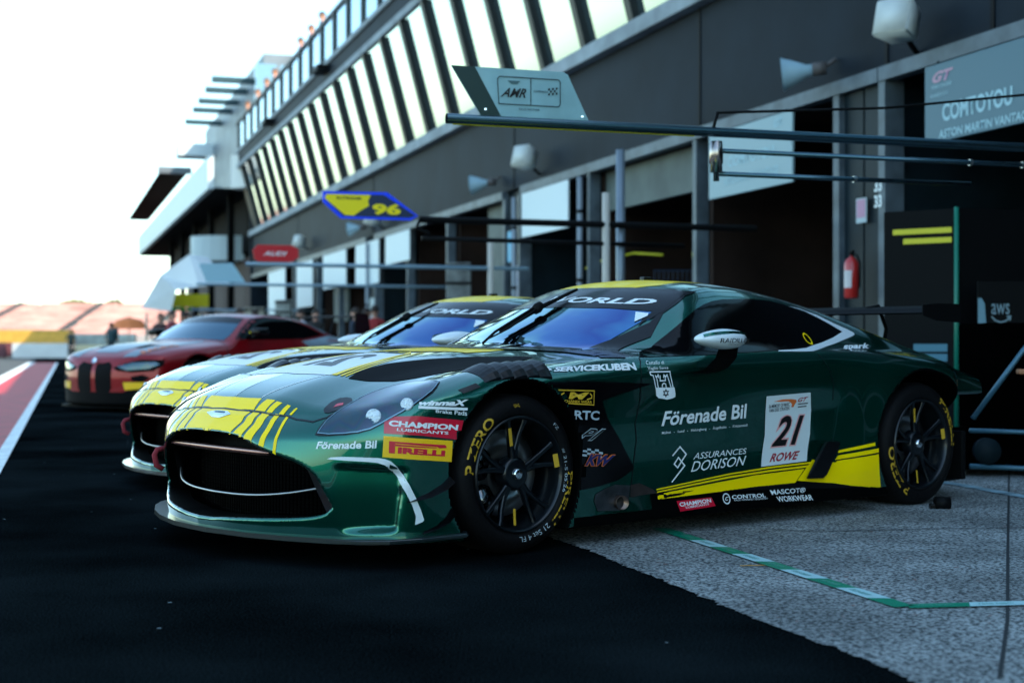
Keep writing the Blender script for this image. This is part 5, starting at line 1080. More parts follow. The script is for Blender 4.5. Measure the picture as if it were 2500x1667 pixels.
# boom 2 with the 96 sign
P2=Vector((1.25-2.45*.9505,17.5-2.45*.3108,0))
b2=boom('pit_boom',(P2.x,P2.y),4.4,2.36,.040,'black double boom arm with the blue and yellow number 96 sign',BLK)
add(b2,'lower_arm',BLK,lambda b:[tube(b,[Nv*.02+Vector((0,0,2.14)),Nv*3.4+Vector((0,0,2.12))],.028,10),tube(b,[Vector((0,0,2.36)),Nv*-.05+Vector((0,0,2.26)),Nv*.10+Vector((0,0,2.2)),Nv*.12+Vector((0,0,2.14))],.022,8)],True)
add(b2,'support_post',mat('post_cream_wrap',(.50,.46,.40),.6),lambda b:tube(b,[Nv*2.35+Vector((0,0,0)),Nv*2.35+Vector((0,0,2.75))],.048,12),True)
add(b2,'steel_post',mat('post_grey_steel',(.20,.24,.28),.4,.4),lambda b:tube(b,[Nv*2.55+Vector((0,.1,0)),Nv*2.55+Vector((0,.1,3.3))],.055,12),True)
s96=panel_sign('boom_sign',(P2.x,P2.y),[(-1.16,2.53),(-1.16,2.655),(-.40,2.665),(-.03,2.40),(-.12,2.345),(-.95,2.345)],.02,'blue edged sign reading 96 with a yellow left half','sign',mat('sign_blue_edge',(.0,.06,1.0),.4))
on_sign(s96,'navy_field',[(-1.10,2.535),(-1.10,2.625),(-.44,2.632),(-.06,2.40),(-.14,2.375),(-.92,2.375)],None,mat('sign_navy',(.004,.02,.07),.4),off=.014)
on_sign(s96,'yellow_field',[(-1.14,2.575),(-1.12,2.622),(-.60,2.625),(-.63,2.56),(-.62,2.50),(-.72,2.44),(-.80,2.382),(-.90,2.385)],None,mat('sign_yellow',(1.0,.78,.0),.4),off=.018)
on_sign(s96,'sign_lettering',[(-.58,2.53),(-.24,2.53),(-.24,2.40),(-.58,2.40)],'96',mat('sign_yellow',(1.0,.78,.0),.4),.05,0,off=.02)
on_sign(s96,'sign_lettering',[(-1.0,2.60),(-.70,2.60),(-.70,2.565),(-1.0,2.565)],'RUTRONIK',CM['ink'],.02,0,off=.022)
# further booms
def far_boom(Y,xpx,L,z,label,pts=None,smt=None,slabel=None,word=None):
    X=(xpx-1250)/3472*Y; e=boom('pit_boom',(X,Y),L,z,.035,label,mat('boom_far_steel',(.25,.36,.42),.35,.5))
    add(e,'support_post',mat('post_cream_wrap'),lambda b:tube(b,[Nv*L*.86,Nv*L*.86+Vector((0,0,z+.5))],.06,10),True)
    if pts:
        s=panel_sign('boom_sign',(X,Y),[(a,z+.05+b_) for a,b_ in pts],.03,slabel,'sign',smt)
        if word:
            a0=min(p[0] for p in pts);a1=max(p[0] for p in pts);h_=max(p[1] for p in pts)
            on_sign(s,'sign_lettering',[(a0+.25*(a1-a0),z+.05+h_*.62),(a0+.75*(a1-a0),z+.05+h_*.62),(a0+.72*(a1-a0),z+.05+h_*.36),(a0+.22*(a1-a0),z+.05+h_*.36)],word,CM['white'],.02,.2,off=.022)
far_boom(24.8,600,5.2,2.28,'pale boom arm carrying the red sign',[(.15,.04),(.22,0),(.80,0),(.92,.08),(.92,.22),(.82,.29),(.2,.29),(.12,.2)],mat('sign_red',(.55,.0,.01),.4),'dark red rounded sign on the middle boom','AUDI')
far_boom(33,480,8.0,2.27,'pale boom arm with the light blue slanted sign',[(.22,0),(.05,.42),(.82,.45),(1.12,0)],mat('sign_pale_blue',(.30,.52,.62),.4),'light blue slanted sign on a far boom')
far_boom(51,395,7,2.1,'farthest boom arm carrying the yellow sign',[(.35,.05),(.42,.5),(1.65,.52),(1.65,.05)],mat('sign_far_yellow',(.80,.66,.0),.4),'bright yellow rectangular sign on the farthest boom')
gsg=panel_sign('boom_sign',((390-1250)/3472*50.5,50.5),[(0,2.05),(.0,2.42),(.35,2.42),(.40,2.16),(1.1,2.16),(1.1,2.05)],.03,'green sign below the bright yellow boom sign','sign',mat('sign_far_green',(.0,.30,.02),.4))
# ---- things at the garages ----------------------------------------------
fx=empty('fire_extinguisher',bp(T(16.43),8.80,1.42),'red fire extinguisher hung on the dark pier beside the door','fire extinguisher')
add(fx,'cylinder',mat('extinguisher_red',(.50,.02,.015),.3,0,.5),lambda b:lathe(b,[(0,.001),(0,.07),(.02,.082),(.40,.082),(.45,.06),(.47,.025),(.50,.02)],28,'z'),True)
add(fx,'valve',BLK,lambda b:[lathe(b,[(.49,.001),(.49,.028),(.54,.028),(.55,.001)],14,'z'),bbox(b,(-.02,-.09,.53),(.02,.02,.55))])
add(fx,'hose',BLK,lambda b:tube(b,[(.0,.02,.52),(.07,.02,.50),(.10,.0,.40),(.095,.0,.2),(.09,0,.12)],.011,8),True)
add(fx,'label_sticker',mat('sticker_pale',(.6,.55,.55),.5),lambda b:lathe(b,[(.12,.0835),(.32,.0835)],28,'z'))
for v in [o for o in bpy.data.objects if o.name.startswith('label_sticker')]:
    me=v.data; bmx=bmesh.new(); bmx.from_mesh(me); bmesh.ops.delete(bmx,geom=[f for f in bmx.faces if f.calc_center_median().x>-.02 or f.calc_center_median().y>.03],context='FACES'); bmx.to_mesh(me); bmx.free()
nt_=empty('notice_sheet',bp(T(16.5),8.985,2.30),'pink and white notice sheet taped to the dark pier','notice')
add(nt_,'paper',mat('notice_paper',(.42,.50,.52),.6),lambda b:bx(b,-.11,.11,-.01,-.004,0,.285))
add(nt_,'pink_print',mat('notice_pink',(.50,.25,.36),.6),lambda b:bx(b,-.09,.09,-.014,-.0115,.06,.27))
n2_=empty('notice_sheet',bp(T(16.42),8.985,.62),'small white notice low on the dark pier above the car','notice')
add(n2_,'paper',mat('notice_white',(.55,.62,.60),.6),lambda b:bx(b,-.15,.15,-.01,-.004,0,.22))
for (y_,z_,w_,h_,mt_,lab) in ((28.95,2.55,.12,.62,mat('notice_blue',(.05,.35,.55),.5),'blue and white notice on the pier under the horn speaker'),(28.6,1.75,.2,.7,mat('notice_lilac',(.5,.52,.60),.5),'pale lilac notice right of the blue and white one'),
      (41.2,1.6,.3,.6,mat('notice_white'),'white notice on the third pier of the pit building')):
    e=empty('notice_sheet',bp(T(y_),8.96,z_),lab,'notice'); add(e,'paper',mt_,lambda b:bx(b,-w_,w_,-.02,-.005,0,h_))
def cabinet(t_,d,w,dp,h,mt,label,trims=(),kind='tool_cabinet',cat='tool cabinet'):
    e=empty(kind,bp(t_,d,0),label,cat)
    add(e,'cabinet_body',mt,lambda b:bx(b,-w/2,w/2,0,dp,.06,h,.012)); add(e,'caster',BLK,lambda b:[bx(b,a-.03,a+.03,c-.03,c+.03,0,.06) for a in (-w/2+.08,w/2-.08) for c in (.08,dp-.08)])
    for nm,m_,fn in trims: add(e,nm,m_,fn)
    return e
GT_=mat('trim_green',(.0,.16,.10),.4); YT=mat('trim_yellow',(.60,.52,.0),.4); BLT=mat('print_dim_blue',(.05,.17,.23),.5)
# big black cabinet at right, corner with green trim
cb=empty('tool_cabinet',(4.06,13.0,0),'tall black tool cabinet with a green corner strip and yellow bands','tool cabinet')
CBM=mat('cabinet_black',(.002,.0025,.003),.6,0,0,.1)
fl=Vector((-.80,.60,0)); fr_=Vector((.97,.24,0))
def cpan(bm,dirv,a,b,z0,z1,o):
    n=Vector((dirv.y,-dirv.x,0)); n=n if n.y<0 else -n
    A=[dirv*a+n*o,dirv*b+n*o]
    bm.faces.new([bm.verts.new(p) for p in (A[0]+Vector((0,0,z0)),A[1]+Vector((0,0,z0)),A[1]+Vector((0,0,z1)),A[0]+Vector((0,0,z1)))])
add(cb,'cabinet_body',CBM,lambda b:prism(b,[(0,0),(-.55,.42),(.9,1.6),(1.6,.40)],.0,2.14))
add(cb,'corner_strip',GT_,lambda b:tube(b,[(0,-.01,.05),(0,-.01,2.15)],.022,8),True)
add(cb,'yellow_band',YT,lambda b:[cpan(b,fl,.04,.60,1.92-.0,1.97,.006),cpan(b,fl,.04,.50,1.83,1.88,.006)])
add(cb,'printed_text',BLT,lambda b:[cpan(b,fl,.08,.40,z,z+.07,.006) for z in (.83,.74,.52)]+[cpan(b,fl,.08,.44,.30+.05*i,.33+.05*i,.006) for i in range(3)]+[cpan(b,fr_,.9,1.25,.30+.05*i,.33+.05*i,.006) for i in range(3)]+[cpan(b,fr_,.9,1.25,.62,.64,.006)])
# small white panel reading aws
aw=empty('sponsor_panel',(4.18,12.7,0),'black panel reading aws with a pale corner shape at the right edge','sponsor panel')
add(aw,'panel',CBM,lambda b:bbox(b,(-.02,.0,.85),(.62,.02,1.46)))
PB=mat('panel_pale_blue',(.13,.26,.32),.5); PT=mat('panel_text_grey',(.20,.30,.34),.5)
def xz(e,name,pts,mt,y=-.004):
    bm=bmesh.new(); bm.faces.new([bm.verts.new((a,y,b_)) for a,b_ in pts]); recalc(bm); from_bm(name,bm,mt,e)
xz(aw,'pale_corner',[(-.02,.95),(-.02,1.31),(.012,1.31),(.04,1.26),(.055,1.05),(.02,.995),(.06,1.035),(.29,1.03),(.34,.945)],PB)
b=text_mesh('aws',.0); quadmap(b,[(.10,-.006,1.26),(.26,-.006,1.26),(.26,-.006,1.165),(.10,-.006,1.165)]); from_bm('panel_lettering',b,PT,aw)
b=stroke2d([[(.10,1.145),(.135,1.11),(.18,1.095),(.225,1.105),(.265,1.14)],[(.235,1.145),(.27,1.148),(.262,1.11)]],.012)
for v in b.verts: v.co=Vector((v.co.x,-.006,v.co.y))
from_bm('panel_smile',b,PT,aw)
b=text_mesh('comtoyou',.02); quadmap(b,[(.06,-.008,1.01),(.20,-.008,1.01),(.20,-.008,.975),(.06,-.008,.975)]); from_bm('panel_lettering',b,CM['ink'],aw)
bm=bmesh.new()
for i in range(4):
    for j in range(4):
        if (i+j)%2==0: bm.faces.new([bm.verts.new(p) for p in ((.21+.02*i,-.008,1.018-.018*j),(.228+.02*i,-.008,1.018-.018*j),(.228+.02*i,-.008,1.002-.018*j),(.21+.02*i,-.008,1.002-.018*j))])
from_bm('checker_print',bm,CM['ink'],aw)
# trolley at the right edge
tr=empty('pit_trolley',(3.09,9.6,0),'low black trolley with pale blue tube frame at the right edge','trolley')
TB=mat('trolley_tube',(.045,.13,.18),.35,.3,.1)
add(tr,'frame_tube',TB,lambda b:[tube(b,[(.02,.0,.40),(.36,.0,.86),(.70,.1,1.2)],.017,10),tube(b,[(.66,.0,.42),(.70,0,.52),(.95,.05,.75)],.017,10),tube(b,[(.0,0,.32),(1.2,.1,.28)],.016,8),tube(b,[(.0,.0,.08),(1.3,.1,.02)],.018,8)],True)
add(tr,'tray',mat('trolley_black',(.0008,.0008,.0008),.9,0,0,0),lambda b:[bbox(b,(-.1,.1,.05),(1.3,.8,.30),bev=.02),bbox(b,(.2,.2,.30),(1.3,.9,1.05),bev=.03)])
add(tr,'orange_pad',mat('pad_orange',(.40,.16,.07),.6),lambda b:[bbox(b,(.32,-.03,.70),(.56,.03,.735),bev=.012),bbox(b,(.56,-.03,.62),(.8,.05,.68),bev=.012)])
add(tr,'front_jack_wheel',mat('wheel_blue_grey',(.006,.014,.018),.6,0,0,.1),lambda b:lathe(b,[(-.03,.001),(-.03,.09),(.03,.09),(.03,.001)],20,'y',M=Matrix.Translation((.12,.02,.18))),True)
wc=empty('wheel_chock',(2.36,7.80,0),'small black rubber roller on the ground behind the rear wheel','wheel chock')
add(wc,'roller',BLK,lambda b:lathe(b,[(-.04,.001),(-.04,.035),(.04,.035),(.04,.001)],18,'x',M=Matrix.Translation((0,0,.035))),True)
add(wc,'axle_block',CM['gloss_black'],lambda b:bbox(b,(-.07,-.02,.0),(-.04,.02,.03),bev=.004))
# inside and in front of the garages
def simple_box(name,Y,px,w,z0,z1,dp,mt,label,cat,extra=None):
    X=(px-1250)/3472*Y; e=empty(name,(X,Y,0),label,cat)
    add(e,'casing',mt,lambda b:bbox(b,(-w/2,0,z0),(w/2,dp,z1),bev=.02))
    add(e,'foot',BLK,lambda b:[bbox(b,(a-.03,.05,0),(a+.03,.12,z0+.01)) for a in (-w/2+.06,w/2-.06)])
    if extra: extra(e)
    return e
RP=mat('locker_pink',(.42,.10,.16),.5); BP=mat('locker_blue',(.02,.17,.32),.5); WP=mat('appliance_white',(.42,.50,.56),.4)
simple_box('drinks_locker',23,1552,.24,.1,1.78,.4,RP,'pink locker with a white top panel in the third garage','locker',lambda e:add(e,'white_panel',WP,lambda b:bbox(b,(-.115,-.01,1.60),(.115,-.004,1.76))))
simple_box('drinks_locker',22.8,1590,.22,.1,1.80,.4,BP,'blue locker right of the pink one in the third garage','locker',lambda e:add(e,'white_panel',WP,lambda b:bbox(b,(-.10,-.01,1.62),(.10,-.004,1.78))))
simple_box('tyre_trolley',24.5,1650,.75,.2,1.9,.5,mat('trolley_navy',(.004,.01,.03),.5),'dark tyre trolley with a rail top right of the blue locker','trolley',lambda e:add(e,'rail',mat('trolley_rail',(.02,.05,.10),.5),lambda b:[tube(b,[(-.37+.08*i,-.02,1.9),(-.37+.08*i,-.02,2.15)],.008,6) for i in range(10)]+[tube(b,[(-.38,-.02,2.15),(.38,-.02,2.15)],.012,6)]))
simple_box('white_cabinet',25,1402,.55,.1,1.75,.4,WP,'pale grey cabinet with a round dark opening seen behind the roof of the green car','cabinet',lambda e:add(e,'round_opening',BLK,lambda b:lathe(b,[(-.012,.001),(-.012,.13)],20,'y',M=Matrix.Translation((.12,0,1.5)))))
simple_box('white_cabinet',38,985,.55,.1,1.35,.5,WP,'pale cabinet in a red frame further down the garages','cabinet',lambda e:add(e,'red_frame',mat('frame_red',(.30,.01,.02),.5),lambda b:[bbox(b,(-.36,-.02,0),(-.29,.3,1.45)),bbox(b,(.29,-.02,0),(.36,.3,1.45)),bbox(b,(-.36,-.02,1.38),(.36,.3,1.45))]))
simple_box('black_cabinet',34,1075,.5,.1,1.6,.5,BLK,'black cabinet standing before a garage behind the second green car','cabinet')
add(empty('air_hose',bp(T(21.3),9.3,0),'yellow coiled hose hanging at the garage post','hose'),'hose',mat('hose_yellow',(.50,.46,.0),.5),lambda b:tube(b,[(.0,0,1.75),(.02,0,2.0),(-.03,0,2.25),(.03,0,2.45)],[.05,.08,.05,.07],10),True)
add(empty('air_line',bp(T(24),9.6,0),'thin yellow air line stretched in the third garage','air line'),'line',mat('hose_yellow'),lambda b:tube(b,[bp(-.9,0,2.35),bp(.3,0,2.45),bp(1.8,0,2.4),bp(2.6,0,2.3)],.02,8),True)
rk=empty('parts_rack',bp(T(18.6),11,0),'dim parts rack with pale bars in the second garage','rack')
add(rk,'shelf',mat('rack_grey',(.03,.035,.035),.5),lambda b:[bx(b,-1.5,1.4,0,.5,2.05,2.10),bx(b,-1.5,1.4,0,.5,1.0,1.05)]); add(rk,'upright',BLK,lambda b:[bx(b,a,a+.06,0,.5,0,2.6) for a in (-1.5,1.35)])
add(rk,'stored_bar',mat('bar_pale',(.16,.17,.16),.5),lambda b:[tube(b,[bp(-.2,-.03,2.5),bp(.5,-.03,2.48)],.022,6),tube(b,[bp(-.1,-.03,2.35),bp(.3,-.03,2.33)],.022,6),tube(b,[bp(-.35,-.03,2.33),bp(.15,-.03,2.15)],.022,6)])
# drain pipes
for k_,(y_,lab) in enumerate(((24.9,'grey drainpipe beside the third garage post'),(28.4,'grey drainpipe on the pier under the horn speaker'),(41.4,'pinkish drainpipe further along the building'))):
    e=empty('drainpipe',bp(T(y_),8.85,0),lab,'drainpipe'); add(e,'pipe',mat('pipe_grey',(.26,.30,.34),.5),lambda b:tube(b,[(0,0,0),(0,0,3.8)],.05,10),True); add(e,'pipe_clip',BLK,lambda b:[lathe(b,[(z-.03,.055),(z+.03,.055)],12,'z') for z in (.8,2.0,3.2)])
# ================================================================== far background
def wpt(px,py,Y): return Vector(((px-1250)/3472*Y,Y,.914-(py-836)/3472*Y))
# race control tower block
tw=empty('control_tower',bp(T(72),9,0),'pale race control tower with black undersides beyond the pit building','tower')
def tpart(name,m,fn): 
    bm=bmesh.new(); fn(bm); recalc(bm)
    o0=bp(T(72),9,0)
    for v in bm.verts: v.co-=o0
    return from_bm(name,bm,m,tw)
TW=mat('tower_white',(.70,.78,.78),.5); TG=mat('tower_grey',(.17,.20,.22),.5,noise=(.5,.3)); TK=mat('tower_soffit_black',(.003,.003,.003),.8,0,0,.05); TGL=mat('tower_glass',(.22,.32,.36),.1,.6)
tpart('core',TG,lambda b:bx(b,T(67),T(100),9.6,22,0,10.5))
for i in range(3): tpart('core_glass',TGL,lambda b:bx(b,T(66.6),T(66.9),9.3+i*1.2,9.3+i*1.2+1.0,5.8,14))
tpart('core_upper',TG,lambda b:bx(b,T(70),T(96),10.2,20,10.5,15.2))
tpart('white_fascia',TW,lambda b:bx(b,T(65.5,7.15),T(116,7.15),7.05,7.3,8.0,9.5))
tpart('black_soffit',TK,lambda b:bx(b,T(65.6,7.3),T(116,7.3),7.3,9.6,7.95,8.05))
tpart('recessed_wall',TK,lambda b:bx(b,T(67),T(110),9.0,9.6,5.2,7.9))
tpart('upper_canopy',TK,lambda b:bx(b,T(95,8),T(131,8),7.1,8.9,12.15,12.25))
tpart('canopy_edge',TG,lambda b:bx(b,T(94.6,8),T(95,8),7.0,9.2,12.15,12.6))
for y in (72.5,75.5,79,82,86.5): tpart('roof_fin',mat('fin_teal',(.02,.06,.07),.5),lambda b:bx(b,T(y,8),T(y,8)+.35,8.0,11.2,14.2,14.5))
tpart('sign_band',TW,lambda b:bx(b,T(91,8),T(93,8),8.0,11,12.9,13.7))
tpart('curved_balcony',mat('balcony_pale',(.50,.60,.62),.5),lambda b:prism(b,[tuple((BM@Vector((T(69)+1.0*0+math.sin(a)*1.6+1.6,9.3-2.6*math.cos(a)*1.0,0)))[:2]) for a in np.linspace(-1.5,1.5,14)],4.9,6.1))
tpart('lower_wall',mat('brown_wall',(.06,.035,.03),.8),lambda b:bx(b,T(66.2),T(96),9.0,9.6,0,4.9))
for y in (68,76,84,92,100): tpart('column',TK,lambda b:bx(b,T(y),T(y)+.35,8.2,8.5,0,8))
tpart('lit_screen',mat('screen_wall',(.85,.85,.78),.6),lambda b:prism(b,[(-12.75,64.5),(-12.0,64.0),(-11.9,64.8),(-12.6,65.3)],7.9,9.4))
for i in range(4): tpart('rooftop_box',mat('tower_pale_bits',(.45,.5,.48),.6),lambda b:bx(b,T(84+3*i,9),T(84+3*i,9)+.8,9+.4*i,9.8+.4*i,9.5,10.2+.5*i))
# white marquee beside the lane
mq=empty('marquee',wpt(430,836,48)*1,'white peaked marquee beyond the far garages','marquee')
mq.location.z=0
def mloc(px,py,Y): return wpt(px,py,Y)-Vector(mq.location)
bm=bmesh.new(); q0=[mloc(345,752,58),mloc(391,672,54),mloc(461,622,50),mloc(507,628,49)]; q1=[mloc(418,760,46),mloc(430,708,45),mloc(487,700,43),mloc(560,690,42)]
r0=[bm.verts.new(p) for p in q0]; r1=[bm.verts.new(p) for p in q1]
for i in range(3): bm.faces.new([r0[i],r0[i+1],r1[i+1],r1[i]])
bmesh.ops.solidify(bm,geom=bm.faces[:],thickness=.06); recalc(bm); from_bm('canvas_roof',bm,mat('canvas_white',(.92,.94,.92),.8),mq)
add(mq,'tent_pole',STEEL,lambda b:[tube(b,[Vector((a,c,0)),Vector((a,c,1.9))],.04,6) for a in (-1,.8) for c in (0,3)])
# barrier and hoardings at the far end
def xbox(name,px0,px1,py0,py1,Y,dp,mt,label,cat,group=None,**extra):
    a=wpt(px0,py0,Y); c=wpt(px1,py1,Y); base=Vector(((a.x+c.x)/2,Y,0)); e=empty(name,base,label,cat,group)
    add(e,'panel',mt,lambda b:bbox(b,(a.x-base.x,0,max(0,c.z)),(c.x-base.x,dp,a.z),bev=.01)); 
    add(e,'post',STEEL,lambda b:[bbox(b,(x-.05,dp,0),(x+.05,dp+.1,a.z)) for x in np.linspace(a.x-base.x+.1,c.x-base.x-.1,5)])
    return e
xbox('concrete_barrier',18,165,838,875,84,.5,mat('barrier_white',(.75,.75,.72),.7,noise=(1,.1)),'long white barrier closing the far end of the lane','barrier')
xbox('concrete_barrier',186,325,842,874,86,.5,mat('barrier_cream',(.78,.66,.40),.7),'cream barrier right of the standing figure','barrier')
xbox('hoarding',-60,178,806,839,90,.3,mat('hoarding_orange',(.80,.42,.06),.6,noise=(2,.15)),'orange advertising hoarding above the white barrier','hoarding')
xbox('hoarding',178,330,815,842,92,.3,mat('hoarding_grey',(.45,.50,.45),.6,noise=(2,.3)),'grey hoarding right of the orange one','hoarding')
xbox('tyre_wall',-40,14,836,872,78,1.0,mat('stack_maroon',(.10,.03,.04),.7),'dark maroon block at the left edge before the barrier','tyre wall')
# grandstand
gs=empty('grandstand',(-55,195,0),'sunlit grandstand with rows of haze-paled red seats on the horizon','grandstand')
SEAT=[mat('seats_haze_red',(.62,.33,.27),.7,noise=(.25,.35,7)),mat('seats_terrace',(.50,.42,.38),.8)]  # seat red is paled to put distance haze into the colour
def stand(b,rows=16):
    for i in range(rows):
        y=185+i*1.9-195; z=1.9+i*.30; bbox(b,(-40,y,0.2),(32,y+1.0,z))
add(gs,'terrace',SEAT[1],stand)
for x0 in (-40,-28,-16,-4,8,20): add(gs,'seat_block',SEAT[0],lambda b:[bbox(b,(x0,185+i*1.9-195+1.0,1.6+i*.3),(x0+11.4,185+i*1.9-195+1.9,2.35+i*.30)) for i in range(16)])
add(gs,'aisle',mat('aisle_dark',(.03,.045,.05),.8),lambda b:[prism(b,[(x,185-195-.3),(x+.7,185-195-.3),(x-2.6,219-195),(x-3.4,219-195)],7.4*0+.1,.2) for x in (-28,-16)]+[bbox(b,(x-.12*i*1.5,185+i*1.9-195-.05,2.0+i*.3),(x+.6-.12*i*1.5,185+i*1.9-195+1.95,2.45+i*.3)) for i in range(16) for x in (-28.4,-16.4,-4.4,7.6)])
# people silhouettes ------------------------------------------------------
def person(loc,label,h,shirt,trouser,skin=(.55,.28,.18),rot=0,arms=.12,hair=(.03,.02,.015),group=None,lean=0.):
    """standing figure grown with a skin modifier"""
    e=empty('person',loc,label,'person',group,rot)
    k=h/1.75
    V=[(0,0,.93),(0,0,1.15),(0,0+lean*.3,1.38),(0,lean*.5,1.50),(0,lean*.5,1.60),(.20,lean*.4,1.42),(.26,.02,1.15),(.25,-.08-arms,.95),(-.20,lean*.4,1.42),(-.26,.02,1.15),(-.25,-.08-arms,.95),(.10,0,.88),(.11,.0,.50),(.11,.02,.08),(.12,-.14,.04),(-.10,0,.88),(-.11,-.03,.50),(-.12,.02,.08),(-.13,-.14,.04),(.245,-.14-arms,.88),(-.245,-.14-arms,.88)]
    E_=[(0,1),(1,2),(2,3),(3,4),(2,5),(5,6),(6,7),(7,19),(2,8),(8,9),(9,10),(10,20),(0,11),(11,12),(12,13),(13,14),(0,15),(15,16),(16,17),(17,18)]
    Rr=[.15,.145,.16,.06,.055,.065,.05,.035,.065,.05,.035,.095,.065,.045,.04,.095,.065,.045,.04,.03,.03]
    me=bpy.data.meshes.new('body'); me.from_pydata([tuple(c*k for c in v) for v in V],E_,[]); o=link('body',me,None,e)
    md=o.modifiers.new('s','SKIN'); 
    for v,r in zip(me.skin_vertices[0].data,Rr): v.radius=(r*k,r*k*.8); 
    me.skin_vertices[0].data[0].use_root=True
    s2=o.modifiers.new('d','SUBSURF'); s2.levels=s2.render_levels=1
    bpy.context.view_layer.update(); m2=bpy.data.meshes.new_from_object(o.evaluated_get(bpy.context.evaluated_depsgraph_get())); o.modifiers.clear(); o.data=m2; m2.shade_smooth()
    for q in (mat('cloth_%.2f_%.2f_%.2f'%shirt,shirt,.8),mat('cloth_%.2f_%.2f_%.2f'%trouser,trouser,.8),mat('skin_%.2f'%skin[0],skin,.6)): m2.materials.append(q)
    for p in m2.polygons:
        c=p.center; p.material_index=1 if c.z<.95*k else (2 if (c.z>1.49*k or (c.z<1.12*k and abs(c.x)>.19*k)) else 0)
    bm=bmesh.new(); bmesh.ops.create_uvsphere(bm,u_segments=16,v_segments=12,radius=.115*k)
    for v in bm.verts:
        v.co.x*=.78; v.co.z*=1.12
        if v.co.y<-.07*k and abs(v.co.x)<.03*k and abs(v.co.z)<.03*k: v.co.y-=.02*k
        v.co+=Vector((0,-.01+lean*.5,1.66))*k
    from_bm('head',bm,mat('skin_%.2f'%skin[0]),e,True)
    bm=bmesh.new(); bmesh.ops.create_uvsphere(bm,u_segments=16,v_segments=12,radius=.122*k)
    bmesh.ops.delete(bm,geom=[v for v in bm.verts if v.co.z<-.01*k and v.co.y<.03*k or v.co.z<-.06*k],context='VERTS')
    for v in bm.verts: v.co.x*=.80; v.co.z*=1.14; v.co+=Vector((0,.0+lean*.5,1.672))*k
    from_bm('hair',bm,mat('hair_%.2f'%hair[0],hair,.8),e,True); return e
p_=wpt(173,836,80); person((p_.x,80,0),'dark clothed person standing alone at the far end of the lane',1.62,(.015,.05,.06),(.01,.02,.03),rot=.2)
p_=wpt(272,836,61); pk=person((p_.x,61,0),'person with a dark teal backpack walking behind the red car',1.72,(.01,.05,.06),(.01,.015,.02),rot=math.pi)
add(pk,'backpack',mat('backpack_teal',(.005,.06,.075),.7),lambda b:bbox(b,(-.22,-.36,.95),(.22,-.12,1.55),bev=.07),True)
# spectators at the rooftop rail: only heads and shoulders show
labs=['spectator in a dark cap leaning on the rail at the top','spectator with bare forearms on the rooftop rail','spectator in a pink top on the rooftop rail','spectator in a red top on the rooftop rail','spectator with brown hair further along the rooftop rail','farther spectator in orange on the rooftop rail','farthest spectator at the rooftop rail']
for i,(px,sh) in enumerate(((795,(.25,.25,.3)),(768,(.4,.15,.12)),(742,(.5,.2,.22)),(678,(.55,.2,.12)),(658,(.30,.08,.07)),(636,(.6,.35,.25)),(611,(.6,.25,.08)))):
    Yr=3472*8.6/(.9505*(px-115)); q=bp(T(Yr,8.5),8.5,9.88); person((q.x,q.y,9.88),labs[i],1.72,sh,(.02,.02,.03),skin=(.75,.36,.22),rot=math.radians(-72),hair=(.02,.02,.02) if i in(0,2) else (.12,.05,.02),group='spectators along the rooftop rail')
# crew in front of the garages
crew=[(43,392,(.05,.02,.02)),(41,420,(.30,.06,.07)),(38,452,(.02,.02,.02)),(44,470,(.55,.5,.5)),(40,512,(.25,.08,.08)),(42,545,(.03,.03,.035)),(39,585,(.5,.45,.45)),(37,622,(.02,.03,.05)),(44,655,(.03,.05,.06)),(40,735,(.45,.45,.5)),(36,770,(.02,.02,.02)),(37,895,(.4,.38,.38)),(35,915,(.3,.02,.02)),(34,868,(.02,.03,.05))]
nm=['black top','dark red top','black shirt','white shirt','maroon jacket','charcoal jacket','cream shirt','navy top','grey green top','pale blue shirt','black jacket','light grey shirt','bright red shirt','navy overalls']
wh=['left of the yellow boom sign','under the green boom sign','under the yellow boom sign','right of the yellow boom sign','below the light blue sign','left part of the far garage group','middle of the far garage group','behind the red car roof','behind the red car window','left of the cream post','right of the cream post','by the red framed cabinet','right of the red framed cabinet','left of the red framed cabinet']
for i,(Y,px,c) in enumerate(crew):
    X=(px-1250)/3472*Y; person((X,Y,0),'crew member in a %s %s'%(nm[i],wh[i]),1.75+.05*math.sin(i*2.3),c,(.015,.015,.02),skin=(.50,.26,.18),rot=i*1.3,group='crew members before the far garages')
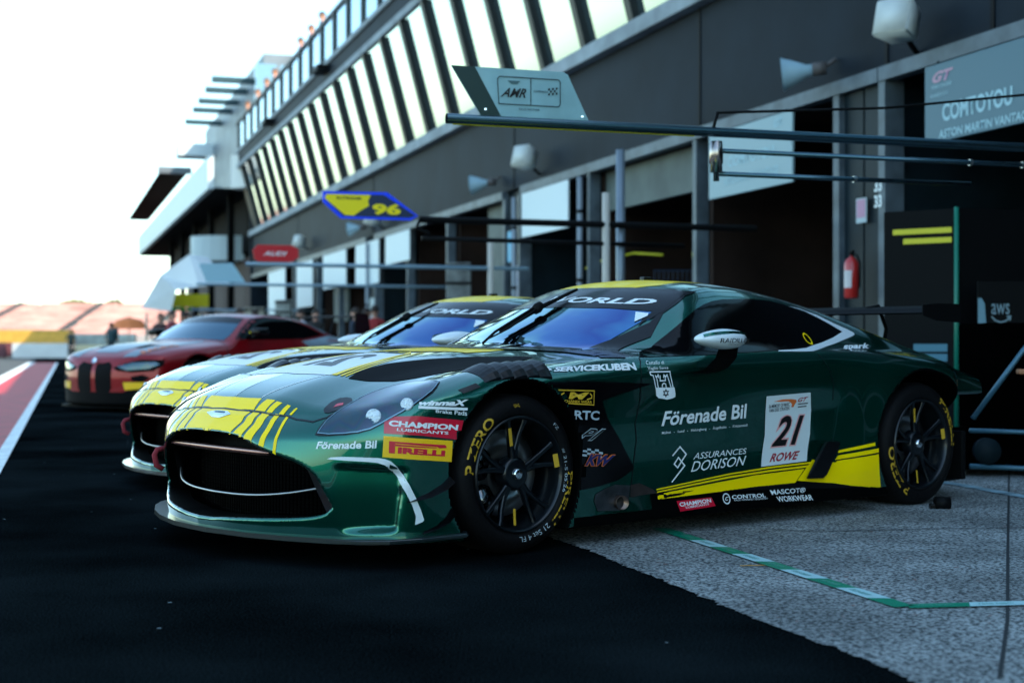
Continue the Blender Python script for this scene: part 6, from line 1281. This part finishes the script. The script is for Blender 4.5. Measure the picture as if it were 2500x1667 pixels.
# distant clutter at the garages: tyre stacks
for i,(Y,px,h_,w_,mt_,lab) in enumerate(((45,560,1.9,.7,(.38,.40,.40),'pale shelving unit left of the far garages'),(44,620,2.0,.6,(.30,.28,.22),'cream shelving unit in the far garages'),(43,690,2.2,.45,(.25,.27,.25),'grey green locker behind the red car'),(30,1120,2.6,.5,(.15,.16,.15),'grey green locker before the garage near the blue notice'))):
    simple_box('shelving_unit',Y,px,w_,.1,h_,.4,mat('unit_%d'%i,mt_,.6,noise=(3,.6)),lab,'shelving unit',lambda e:add(e,'shelf',BLK,lambda b:[bbox(b,(-w_/2-.01,-.02,z),(w_/2+.01,.0,z+.06)) for z in np.linspace(.3,h_-.1,7)]))
cn=empty('traffic_cone',(-2.55,17.3,0),'dark red cone standing by the tail of the red car','cone')
add(cn,'cone',mat('cone_red',(.30,.0,.01),.5),lambda b:lathe(b,[(0,.12),(.02,.12),(.85,.025),(.86,.001)],20,'z'),True)
um=empty('parasol',(wpt(315,836,66).x,66,0),'orange parasol beyond the red car','parasol')
add(um,'canopy',mat('parasol_orange',(.75,.20,.05),.7),lambda b:lathe(b,[(1.55,1.0),(1.95,.55),(2.1,.02)],10,'z')); add(um,'pole',STEEL,lambda b:tube(b,[(0,0,0),(0,0,2.1)],.03,8))
# trees on the horizon
def tree(px,Y,top_px,w,label):
    a=wpt(px,top_px,Y); h_=a.z; e=empty('tree',(a.x,Y,0),label,'tree','round trees beyond the grandstand')
    add(e,'trunk',mat('bark',(.06,.045,.03),.9),lambda b:[tube(b,[(0,0,0),(0,0,h_*.6)],[.5,.3],8),tube(b,[(0,0,h_*.4),(w*.3,0,h_*.75)],[.25,.1],6),tube(b,[(0,0,h_*.4),(-w*.3,.5,h_*.75)],[.25,.1],6)])
    bm=bmesh.new(); rnd=random.Random(int(px))
    cl=[(rnd.uniform(-w*.45,w*.45),rnd.uniform(-w*.3,w*.3),h_*rnd.uniform(.55,.88),w*rnd.uniform(.12,.24)) for _ in range(14)]
    for _ in range(2600):
        c=rnd.choice(cl); u=Vector((rnd.gauss(0,1),rnd.gauss(0,1),rnd.gauss(0,1))).normalized()*c[3]*rnd.uniform(.5,1.05); p=Vector(c[:3])+u
        if p.z>h_: continue
        s=rnd.uniform(.15,.35); r=Matrix.Rotation(rnd.uniform(0,6.28),3,Vector((rnd.random(),rnd.random(),rnd.random())).normalized())
        bm.faces.new([bm.verts.new(p+r@Vector(q)*s) for q in ((-1,-.6,0),(1,-.6,0),(1,.6,0),(-1,.6,0))])
    from_bm('crown',bm,mat('foliage_olive',(.10,.10,.035),.8,noise=(.4,.5)),e)
tree(133,260,738,4.2,'smallest tree above the grandstand, left of the others'); tree(176,262,731,6.5,'middle tree above the grandstand'); tree(226,258,730,8.5,'widest tree above the grandstand, right of the others')
